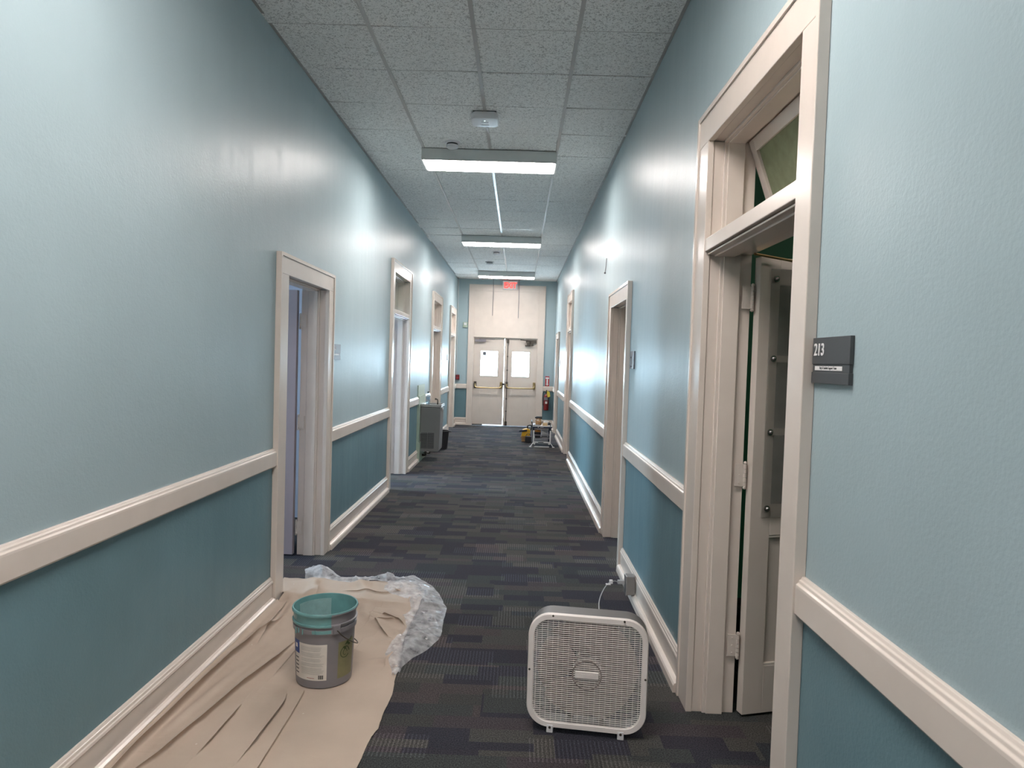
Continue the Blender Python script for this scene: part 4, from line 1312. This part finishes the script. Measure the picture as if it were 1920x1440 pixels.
# ------------------------------------------------------------------ paint bucket
B0 = 0.0135
bk = thing('paint_bucket', (BKX, BKY, B0), 'open grey five gallon paint bucket with teal paint inside standing on the drop cloth', 'paint bucket', rotz=0)
prof = [(0.001, 0.004), (0.122, 0.004), (0.126, 0.0), (0.131, 0.004), (0.1335, 0.03), (0.1425, 0.255), (0.1430, 0.262), (0.1500, 0.264), (0.1505, 0.284), (0.1450, 0.286), (0.1455, 0.297),
        (0.1530, 0.299), (0.1535, 0.306), (0.1465, 0.308), (0.1485, 0.345), (0.1540, 0.347), (0.1560, 0.354), (0.1535, 0.360), (0.1480, 0.360), (0.1465, 0.345), (0.1290, 0.016), (0.001, 0.014)]
mb = MB(); mb.lathe(prof, (BKX, BKY, B0), 72); mb.build('bucket_body', M['bucket'], bk, smooth=True)
# paint: level inside, film on the inner wall and rim, drips outside
mb = MB(); mb.lathe([(0.001, 0.150), (0.1355, 0.150), (0.1362, 0.156), (0.1462, 0.3445), (0.1478, 0.3615), (0.1535, 0.3618), (0.1558, 0.3570)], (BKX, BKY, B0), 72)
mb.build('wet_paint', M['wet_paint'], bk, smooth=True)
mb = MB(); mb.lathe([(0.1352, 0.1505), (0.1360, 0.158), (0.1456, 0.338)], (BKX, BKY, B0), 24, math.radians(94), math.radians(163))  # lighter teal patch over one part of the inner wall
mb.build('lighter_patch', plain('lighter_teal', (0.26, 0.40, 0.395), 0.4, vary=0.1, scale=40), bk, smooth=True)
mb = MB()
A0, A1 = math.radians(192), math.radians(296)
mb.lathe([(0.1552, 0.3580), (0.1566, 0.3540), (0.1552, 0.3465), (0.1498, 0.3440), (0.1476, 0.3085), (0.1540, 0.3065), (0.1537, 0.2985)], (BKX, BKY, B0), 40, A0, A1)
mb.lathe([(0.1511, 0.2842), (0.1509, 0.2680)], (BKX, BKY, B0), 24, math.radians(262), A1)
for deg, ln in ((225, 0.030), (233, 0.022), (243, 0.026), (268, 0.014)):
    a = math.radians(deg)
    mb.tube([(BKX + 0.1515 * math.cos(a), BKY + 0.1515 * math.sin(a), B0 + 0.286), (BKX + 0.152 * math.cos(a), BKY + 0.152 * math.sin(a), B0 + 0.286 - ln)], 0.0032, 8)
mb.build('paint_drips', M['wet_paint'], bk, smooth=True)
def patch(name, mat, a0, a1, z0, z1, parent, eps=0.0008, n=16):
    r = lambda z: 0.1335 + (0.1425 - 0.1335) * (z - 0.03) / 0.225
    mb = MB(); mb.lathe([(r(z0) + eps, z0), (r(z1) + eps, z1)], (BKX, BKY, B0), n, math.radians(a0), math.radians(a1))
    return mb.build(name, mat, parent, smooth=True)
lab = patch('label', M['label_white'], 214, 290, 0.042, 0.215, bk)
def printed(name, mat, rows_, parent, eps=0.0013):
    mb = MB()
    r = lambda z: 0.1335 + (0.1425 - 0.1335) * (z - 0.03) / 0.225
    for a0, a1, z0, z1 in rows_:
        mb.lathe([(r(z0) + eps, z0), (r(z1) + eps, z1)], (BKX, BKY, B0), 8, math.radians(a0), math.radians(a1))
    return mb.build(name, mat, parent)
rr = random.Random(5)
lines = []
for i in range(24):
    z = 0.200 - i * 0.0056
    if i in (4, 9, 13, 17): continue
    lines.append((236, 285 - rr.uniform(0, 9), z, z + 0.0018))
printed('printed_lines', M['grey_print'], lines, lab)
printed('barcode', M['black_print'], [(274 + i * 1.25, 274.8 + i * 1.25 + (0.35 if i % 3 == 0 else 0), 0.049, 0.068) for i in range(8)], lab)
printed('red_line', plain('red_print', (0.35, 0.12, 0.10), 0.5), [(250, 266, 0.052, 0.0545)], lab)
lines = [(216, 228, 0.135 - i * 0.018, 0.140 - i * 0.018) for i in range(5)]
printed('printed_lines', M['black_print'], lines, lab)
blue = patch('blue_panel', M['label_blue'], 210, 231, 0.160, 0.222, bk, 0.0016)
printed('printed_mark', M['white_print'], [(217, 225, 0.185, 0.205)], blue, 0.0022)
ol = patch('olive_label', M['label_olive'], 312, 353, 0.040, 0.215, bk)
mb = MB()
def onb(a, z, e=0.003):
    r = 0.1335 + (0.1425 - 0.1335) * (z - 0.03) / 0.225 + e
    a = math.radians(a); return (BKX + r * math.cos(a), BKY + r * math.sin(a), B0 + z)
for a, z, da, dz in ((325, 0.195, 14, 0.022), (330, 0.203, 12, -0.014), (338, 0.205, 8, 0.020), (321, 0.188, 9, -0.010)):
    mb.add([onb(a, z), onb(a + da * 0.5, z + dz * 0.5 + 0.008), onb(a + da, z + dz), onb(a + da * 0.5, z + dz * 0.5 - 0.008)], [(0, 1, 2, 3)])
mb.tube([onb(328 + 11 * math.cos(2 * PI * i / 20), 0.160 + 0.026 * math.sin(2 * PI * i / 20), 0.001) for i in range(19)], 0.0017, 6)
mb.tube([onb(328 + 5 * math.cos(2 * PI * i / 20), 0.160 + 0.014 * math.sin(2 * PI * i / 20), 0.001) for i in range(17)], 0.0013, 6)
mb.build('leaf_print', M['leaf_green'], ol)
# bail with its ears
for deg in (306, 126):
    a = math.radians(deg)
    mb = MB(); c = Vector((BKX, BKY, B0 + 0.285)); d = Vector((math.cos(a), math.sin(a), 0)); tt = Vector((-d.y, d.x, 0))
    vs = []
    for rr_, hw, z0, z1 in ((0.144, 0.020, -0.026, 0.022), (0.1585, 0.017, -0.022, 0.020)):
        vs += [c + d * rr_ + tt * hw + Vector((0, 0, z0)), c + d * rr_ - tt * hw + Vector((0, 0, z0)), c + d * rr_ - tt * hw + Vector((0, 0, z1)), c + d * rr_ + tt * hw + Vector((0, 0, z1))]
    mb.add(vs, [(0, 1, 2, 3), (4, 7, 6, 5), (0, 4, 5, 1), (1, 5, 6, 2), (2, 6, 7, 3), (3, 7, 4, 0)])
    mb.build('handle_ear', M['bucket'], bk, bevel=0.003)
pts = []
e0, e1 = math.radians(306), math.radians(486)
for i in range(25):
    q = i / 24; a = e0 + (e1 - e0) * q
    drop = 0.13 * math.sin(PI * q) ** 0.8
    r = 0.160 - 0.003 * math.sin(PI * q)
    pts.append((BKX + r * math.cos(a), BKY + r * math.sin(a), B0 + 0.282 - drop))
mb = MB(); mb.tube(pts, 0.0026, 8); mb.build('wire_handle', M['bronze'], bk, smooth=True)

# ------------------------------------------------------------------ drinking fountain
FY0, FY1 = 10.50, 10.93
FX0, FX1 = XL + 0.016, -1.178
t = thing('wall_plate', (XL, 10.68, 0.0), 'pale green backing plate on the left wall behind the drinking fountain', 'wall plate')
mb = MB(); mb.box(XL, XL + 0.052, 10.37, 11.06, 0.0, 0.30); mb.box(XL, XL + 0.032, 10.37, 11.06, 0.30, 1.0); mb.box(XL, XL + 0.014, 10.37, 11.06, 1.0, 1.165); mb.build('panel', M['plate_green'], t)
ft = thing('drinking_fountain', (FX0, 10.71, 0.13), 'grey wall-mounted drinking fountain with a louvred side on the left wall', 'drinking fountain')
px0 = XL + 0.033
mb = MB()
prof = [(px0, 0.150), (FX1 - 0.03, 0.150), (FX1 - 0.015, 0.165), (FX1, 0.835), (px0, 0.835)]
k = len(prof)
vs = [(x, y, z) for y in (FY0, FY1) for x, z in prof]
mb.add(vs, [(i, (i + 1) % k, k + (i + 1) % k, k + i) for i in range(k)] + [tuple(range(k))[::-1], tuple(range(k, 2 * k))])
cab = mb.build('cabinet', M['cabinet'], ft, bevel=0.008)
mb = MB()
for i in range(14):
    z = 0.205 + i * 0.0165
    for xa in (px0 + 0.02, px0 + 0.125):
        mb.add([(xa, FY0 - 0.001, z), (xa + 0.09, FY0 - 0.001, z), (xa + 0.09, FY0 - 0.008, z + 0.004), (xa, FY0 - 0.008, z + 0.004), (xa, FY0 - 0.001, z + 0.011), (xa + 0.09, FY0 - 0.001, z + 0.011)],
               [(0, 1, 2, 3), (3, 2, 5, 4), (0, 3, 4), (1, 5, 2)])
mb.build('louvre_panel', M['cabinet'], cab)
mb = MB()
for xa in (px0 + 0.018, px0 + 0.123):
    mb.box(xa, xa + 0.094, FY0 - 0.002, FY0 + 0.001, 0.200, 0.438)
mb.build('vent_opening', M['dark'], cab)
# basin with raised rim
mb = MB()
a0, a1, b0, b1 = px0, FX1 + 0.012, FY0 - 0.012, FY1 + 0.012
mb.box(a0, a1, b0, b1, 0.835, 0.850)
mb.box(a0, a1, b0, b0 + 0.022, 0.850, 0.874); mb.box(a0, a1, b1 - 0.022, b1, 0.850, 0.874); mb.box(a1 - 0.022, a1, b0 + 0.022, b1 - 0.022, 0.850, 0.874); mb.box(a0, a0 + 0.06, b0 + 0.022, b1 - 0.022, 0.850, 0.880)
mb.build('basin', M['steel'], ft, bevel=0.005)
mb = MB(); bx, by = FX1 - 0.055, FY0 + 0.05
mb.cyl((bx, by, 0.874), (bx, by, 0.905), 0.012, n=14); mb.tube(smooth_path([(bx, by, 0.90), (bx, by, 0.93), (bx - 0.008, by + 0.006, 0.952), (bx - 0.03, by + 0.02, 0.955)]), 0.009, 10)
mb.ball((bx - 0.034, by + 0.022, 0.957), 0.015, 8)
mb.build('bubbler', M['bronze'], ft, smooth=True)
mb = MB(); mb.box(FX1 - 0.004, FX1 + 0.014, FY0 + 0.12, FY0 + 0.26, 0.78, 0.82); mb.build('push_button', M['steel'], ft, bevel=0.004)
mb = MB(); mb.tube(smooth_path([(px0 + 0.08, FY0 + 0.12, 0.155), (px0 + 0.08, FY0 + 0.12, 0.10), (px0 + 0.07, FY0 + 0.14, 0.075), (px0 + 0.02, FY0 + 0.18, 0.07)]), 0.018, 12); mb.tube([(px0 + 0.13, FY0 + 0.25, 0.155), (px0 + 0.13, FY0 + 0.25, 0.09), (px0 + 0.03, FY0 + 0.27, 0.09)], 0.010, 10)
mb.build('drain_pipe', M['bronze'], ft, smooth=True)

wb = thing('water_bottle', (-1.378, FY0 + 0.020, 0.874), 'clear plastic water bottle standing on the drinking fountain', 'bottle')
c = (-1.378, FY0 + 0.022, 0.8755)
mb = MB(); mb.lathe([(0.001, 0.0), (0.028, 0.0), (0.031, 0.008), (0.031, 0.05), (0.029, 0.056), (0.031, 0.062), (0.031, 0.120), (0.026, 0.145), (0.014, 0.168), (0.0125, 0.180), (0.001, 0.180)], c, 24)
mb.build('bottle_body', M['bottle'], wb, smooth=True)
mb = MB(); mb.lathe([(0.0318, 0.070), (0.0318, 0.116)], c, 24); mb.build('bottle_label', plain('pale_blue_label', (0.35, 0.48, 0.62), 0.4), wb, smooth=True)
mb = MB(); mb.cyl((c[0], c[1], c[2] + 0.176), (c[0], c[1], c[2] + 0.194), 0.0145, n=20); mb.build('bottle_cap', M['dark'], wb)

tc_ = thing('trash_can', (-1.325, 12.02, 0.0), 'black plastic trash can on the floor behind the drinking fountain', 'trash can')
mb = MB(); mb.lathe([(0.001, 0.004), (0.105, 0.004), (0.108, 0.0), (0.130, 0.30), (0.142, 0.302), (0.143, 0.322), (0.132, 0.324), (0.126, 0.305), (0.104, 0.012), (0.001, 0.010)], (-1.325, 12.02, 0.0), 32)
mb.build('bin_body', M['dark'], tc_, smooth=True)
mb = MB(); mb.box(-1.215, -1.150, 11.98, 12.06, 0.302, 0.316); mb.build('bin_lip', M['dark'], tc_)

# ------------------------------------------------------------------ tool stand at the far right
st = thing('tool_stand', (0.465, 12.95, 0.0), 'white and navy folding work stand loaded with tools by the right wall', 'work stand')
SX0, SX1, SY0, SY1 = 0.310, 0.622, 12.76, 13.30
for x in (SX0, SX1):
    mb = MB(); mb.box(x - 0.012, x + 0.012, SY0 - 0.012, SY0 + 0.012, 0.055, 0.300); mb.build('leg', M['stool_white'], st, bevel=0.004)
    mb = MB(); mb.box(x - 0.013, x + 0.013, SY0 + 0.013, SY0 + 0.035, 0.020, 0.400); mb.build('leg', M['navy'], st, bevel=0.004)
    mb = MB(); mb.box(x - 0.012, x + 0.012, SY1 - 0.03, SY1, 0.0, 0.350); mb.build('leg', M['navy'], st, bevel=0.004)
    s = -1 if x == SX0 else 1
    mb = MB(); mb.tube([(x + s * 0.006, SY0 - 0.004, 0.068), (x + s * 0.056, SY0 - 0.10, 0.010)], 0.008, 8); mb.box(x + s * 0.036, x + s * 0.078, SY0 - 0.118, SY0 - 0.08, 0.0, 0.014)
    mb.build('outrigger', M['stool_white'], st)
mb = MB(); mb.box(SX0 + 0.012, SX1 - 0.012, SY0 - 0.010, SY0 + 0.010, 0.070, 0.092)
for x in (SX0, SX1):
    s = 1 if x == SX0 else -1
    mb.add([(x, SY0 - 0.014, 0.092), (x + s * 0.045, SY0 - 0.014, 0.092), (x + s * 0.03, SY0 - 0.014, 0.040), (x, SY0 - 0.014, 0.040)], [(0, 1, 2, 3)])
mb.build('front_crossbar', M['stool_white'], st)
mb = MB(); mb.box(0.40, 0.50, SY0 - 0.013, SY0 - 0.010, 0.074, 0.088); mb.build('printed_mark', M['black_print'], st)
mb = MB(); mb.box(SX0 + 0.02, SX1 - 0.02, SY0 - 0.085, SY0 - 0.065, 0.0, 0.016); mb.build('floor_bar', M['stool_white'], st)
mb = MB(); mb.box(SX0 + 0.02, SX1 - 0.02, SY0 - 0.065, SY0 - 0.006, 0.018, 0.030); mb.build('tread', M['navy'], st)
mb = MB(); mb.box(SX0 + 0.014, SX1 - 0.014, SY0 + 0.036, SY1 - 0.031, 0.140, 0.150); sh0 = mb.build('lower_shelf', M['closer'], st)
mb = MB(); mb.box(SX0 + 0.014, SX1 - 0.014, SY0 + 0.036, SY1 - 0.031, 0.205, 0.215); mb.build('upper_shelf', M['closer'], st)
mb = MB(); mb.box(SX0 - 0.018, SX1 + 0.030, SY0 - 0.016, SY1, 0.350, 0.376); mb.build('top_board', M['navy'], st, bevel=0.004)
mb = MB(); mb.box(SX0 - 0.016, SX1 + 0.028, SY0 - 0.014, SY1 - 0.002, 0.376, 0.386); mb.build('top_sheet', M['stool_white'], st)
mb = MB(); mb.box(SX0 + 0.075, SX0 + 0.09, SY0 - 0.0175, SY0 - 0.016, 0.357, 0.370); mb.box(SX0 + 0.12, SX0 + 0.18, SY0 - 0.0175, SY0 - 0.016, 0.361, 0.366); mb.build('printed_mark', M['white_print'], st)
mb = MB(); mb.tube(smooth_path([(SX0 - 0.026, SY0 + 0.03, 0.37), (SX0 - 0.030, SY0 + 0.03, 0.42), (SX0 - 0.034, SY0 + 0.05, 0.455), (SX0 - 0.034, SY0 + 0.40, 0.455), (SX0 - 0.030, SY0 + 0.44, 0.40)]), 0.010, 8); mb.build('grab_handle', M['dark'], st, smooth=True)

def simple(name, label, cat, parts, group=None):
    """parts: list of (part name, mesh, material, bevel)"""
    if len(parts) == 1:
        return tag(parts[0][1].build(name, parts[0][2], bevel=parts[0][3], smooth=parts[0][3] == 0), label, cat, group)
    v0 = parts[0][1].v[0]
    t_ = thing(name, (v0[0], v0[1], min(p[2] for pt in parts for p in pt[1].v)), label, cat, group)
    for n_, m_, mat_, bv in parts:
        m_.build(n_, mat_, t_, bevel=bv, smooth=bv == 0)
    return t_
ZT = 0.3865
a = MB(); a.box(0.475, 0.565, 12.80, 12.90, ZT, ZT + 0.052)
simple('wood_block', 'pale wood block at the front of the tool stand top', 'wood block', [('wood_block', a, M['wood'], 0.003)])
a = MB(); a.lathe([(0.001, 0.0), (0.05, 0.0), (0.058, 0.02), (0.056, 0.06), (0.046, 0.078), (0.001, 0.080)], (0.400, 12.95, ZT), 20)
b = MB(); b.tube(smooth_path([(0.352, 12.95, ZT + 0.05), (0.360, 12.94, ZT + 0.10), (0.41, 12.93, ZT + 0.115), (0.446, 12.94, ZT + 0.05)]), 0.008, 8)
simple('tool_pouch', 'brown leather tool pouch on the tool stand top', 'tool pouch', [('pouch', a, M['tan'], 0), ('strap', b, M['tan'], 0)])
a = MB(); a.box(0.395, 0.465, 13.07, 13.15, ZT, ZT + 0.035)
b = MB(); b.box(0.415, 0.450, 13.09, 13.13, ZT + 0.035, ZT + 0.105)
c_ = MB(); c_.cyl((0.36, 13.11, ZT + 0.125), (0.47, 13.11, ZT + 0.125), 0.026, n=16); c_.cyl((0.335, 13.11, ZT + 0.125), (0.36, 13.11, ZT + 0.125), 0.012, 0.020, n=12)
simple('cordless_drill', 'black cordless drill standing tallest on the tool stand top', 'drill', [('battery', a, M['dark'], 0.004), ('grip', b, M['tan'], 0.006), ('motor_body', c_, M['dark'], 0)])
a = MB(); a.box(0.500, 0.600, 13.00, 13.16, ZT, ZT + 0.060); a.box(0.515, 0.58, 13.02, 13.12, ZT + 0.060, ZT + 0.072)
simple('rag', 'folded white rag at the back of the tool stand top', 'rag', [('rag', a, M['rag'], 0.012)])
a = MB()
a.tube([(0.606 + 0.026 * math.cos(i * 0.5), 12.92 + 0.055 * math.sin(i * 0.5), ZT + 0.008 + 0.0009 * i) for i in range(44)], 0.006, 8)
simple('cable_coil', 'coil of black cable on the right end of the tool stand top', 'cable', [('cable_coil', a, M['dark'], 0)])
a = MB(); a.box(0.320, 0.430, 12.81, 12.93, ZT, ZT + 0.012)
simple('sanding_pad', 'flat dark sanding pad on the left of the tool stand top', 'sanding pad', [('sanding_pad', a, M['sign_mid'], 0.003)])
a = MB(); a.box(0.328, 0.450, 12.85, 13.02, 0.2155, 0.262)
b = MB(); b.box(0.335, 0.443, 12.86, 13.01, 0.262, 0.285); b.box(0.37, 0.41, 12.88, 12.98, 0.285, 0.297)
simple('battery_charger', 'yellow and black battery charger on the upper shelf of the tool stand', 'charger', [('lower_case', a, M['dark'], 0.008), ('upper_case', b, M['tool_orange'], 0.008)])
a = MB(); a.add([(0.465, 12.83, 0.2165), (0.588, 12.84, 0.2165), (0.588, 13.05, 0.2165), (0.465, 13.04, 0.2165), (0.458, 12.83, 0.300), (0.585, 12.86, 0.235), (0.585, 13.05, 0.235), (0.458, 13.03, 0.300)],
                  [(0, 3, 2, 1), (4, 5, 6, 7), (0, 1, 5, 4), (1, 2, 6, 5), (2, 3, 7, 6), (3, 0, 4, 7)])
simple('paper_stack', 'white papers leaning on the upper shelf of the tool stand', 'papers', [('paper_stack', a, M['rag'], 0.004)])
a = MB(); a.box(0.340, 0.440, 12.83, 13.02, 0.1505, 0.200)
simple('socket_case', 'black case on the lower shelf of the tool stand', 'case', [('socket_case', a, M['dark'], 0.006)])
a = MB(); a.box(0.470, 0.580, 12.83, 13.05, 0.1505, 0.178)
simple('bit_box', 'grey box on the lower shelf of the tool stand', 'box', [('bit_box', a, M['steel'], 0.006)])
# on the floor beside the stand
ng = MB(); ng.add([(0.085, 13.50, 0.10), (0.255, 13.46, 0.10), (0.265, 13.46, 0.235), (0.20, 13.47, 0.262), (0.11, 13.49, 0.232),
                   (0.085, 13.62, 0.10), (0.255, 13.58, 0.10), (0.265, 13.58, 0.235), (0.20, 13.59, 0.262), (0.11, 13.61, 0.232)],
                  [(0, 1, 2, 3, 4), (5, 9, 8, 7, 6), (0, 5, 6, 1), (1, 6, 7, 2), (2, 7, 8, 3), (3, 8, 9, 4), (4, 9, 5, 0)])
b = MB(); b.add([(0.025, 13.48, 0.185), (0.20, 13.45, 0.21), (0.20, 13.45, 0.238), (0.06, 13.47, 0.225), (0.025, 13.50, 0.185), (0.20, 13.47, 0.21), (0.20, 13.47, 0.238), (0.06, 13.49, 0.225)],
                [(0, 1, 2, 3), (4, 7, 6, 5), (0, 4, 5, 1), (1, 5, 6, 2), (2, 6, 7, 3), (3, 7, 4, 0)])
c_ = MB(); c_.tube(smooth_path([(0.205, 13.53, 0.255), (0.21, 13.53, 0.305), (0.235, 13.53, 0.318), (0.272, 13.53, 0.318), (0.285, 13.53, 0.27), (0.262, 13.53, 0.225)]), 0.013, 8)
d_ = MB(); d_.cyl((0.13, 13.55, 0.101), (0.13, 13.55, 0.012), 0.055, 0.030, n=18); d_.cyl((0.13, 13.55, 0.012), (0.13, 13.55, 0.0), 0.040, n=18)
simple('nail_gun', 'yellow power tool with a dark nose on the floor left of the tool stand', 'power tool',
       [('tool_body', ng, M['tool_yellow'], 0.01), ('nose', b, M['navy'], 0.003), ('handle', c_, M['dark'], 0), ('spool', d_, M['tan'], 0)])
a = MB(); a.box(0.165, 0.285, 13.31, 13.44, 0.0, 0.125)
b = MB(); b.tube(smooth_path([(0.18, 13.37, 0.122), (0.20, 13.37, 0.165), (0.25, 13.37, 0.165), (0.27, 13.37, 0.122)]), 0.006, 8)
simple('tool_bag', 'small black tool bag on the floor behind the left leg of the tool stand', 'tool bag', [('bag', a, M['dark'], 0.012), ('strap', b, M['dark'], 0)])

# ------------------------------------------------------------------ daylight and lamps
w = bpy.data.worlds.new('sky'); SC.world = w; w.use_nodes = True
bg = w.node_tree.nodes['Background']
bg.inputs['Color'].default_value = (0.60, 0.81, 1.0, 1)
bg.inputs['Strength'].default_value = 20.0

def portal(name, loc, rot, sx, sy):
    l = bpy.data.lights.new(name, 'AREA'); l.shape = 'RECTANGLE'; l.size = sx; l.size_y = sy
    l.cycles.is_portal = True
    o = bpy.data.objects.new(name, l); COL.objects.link(o); o.location = loc; o.rotation_euler = rot
portal('daylight_opening', (-4.72, 4.72, 1.625), (PI / 2, 0, -PI / 2), 0.75, 2.3)
portal('daylight_opening', (-4.72, 8.70, 1.775), (PI / 2, 0, -PI / 2), 1.8, 2.0)
portal('daylight_opening', (-0.34, YE + 0.16, 1.06), (PI / 2, 0, PI), 1.60, 2.16)

# unseen lamp, added to light the green room
t = thing('room_fill_lamp', (2.6, 2.2, 3.1), 'unseen round ceiling lamp added to light the green room', 'ceiling light')
mb = MB(); mb.lathe([(0.001, -0.10), (0.10, -0.085), (0.15, -0.04), (0.16, -0.002)], (2.6, 2.2, 3.1), 24)
mb.build('globe', plain('fill_lamp_globe', (0.8, 0.8, 0.75), 0.4, emit=((1.0, 0.93, 0.8), 10.0)), t, smooth=True)

# ------------------------------------------------------------------ camera
f_px, yaw, pitch, roll = 1288.68, -0.0094, 0.0340, 0.0312
def Rm(c, s, i, j):
    m = np.eye(3); m[i, i] = c; m[i, j] = -s; m[j, i] = s; m[j, j] = c; return m
A = Rm(math.cos(pitch), math.sin(pitch), 1, 2) @ Rm(math.cos(yaw), math.sin(yaw), 0, 1)
flip = np.array([[1, 0, 0], [0, 1, 0], [0, 0, -1.0]])     # x, forward, down
A = flip @ A
c, s = math.cos(roll), math.sin(roll)
A = np.array([[c, 0, -s], [0, 1, 0], [s, 0, c]]) @ A
right, fwd, down = A[0], A[1], A[2]
cam = bpy.data.cameras.new('camera')
cam.sensor_width = 36.0
cam.lens = f_px / 1920 * 36.0
cam.clip_start = 0.05
co = bpy.data.objects.new('camera', cam); COL.objects.link(co)
co.matrix_world = Matrix(((right[0], -down[0], -fwd[0], 0.0), (right[1], -down[1], -fwd[1], 0.0), (right[2], -down[2], -fwd[2], 1.585), (0, 0, 0, 1)))
SC.camera = co
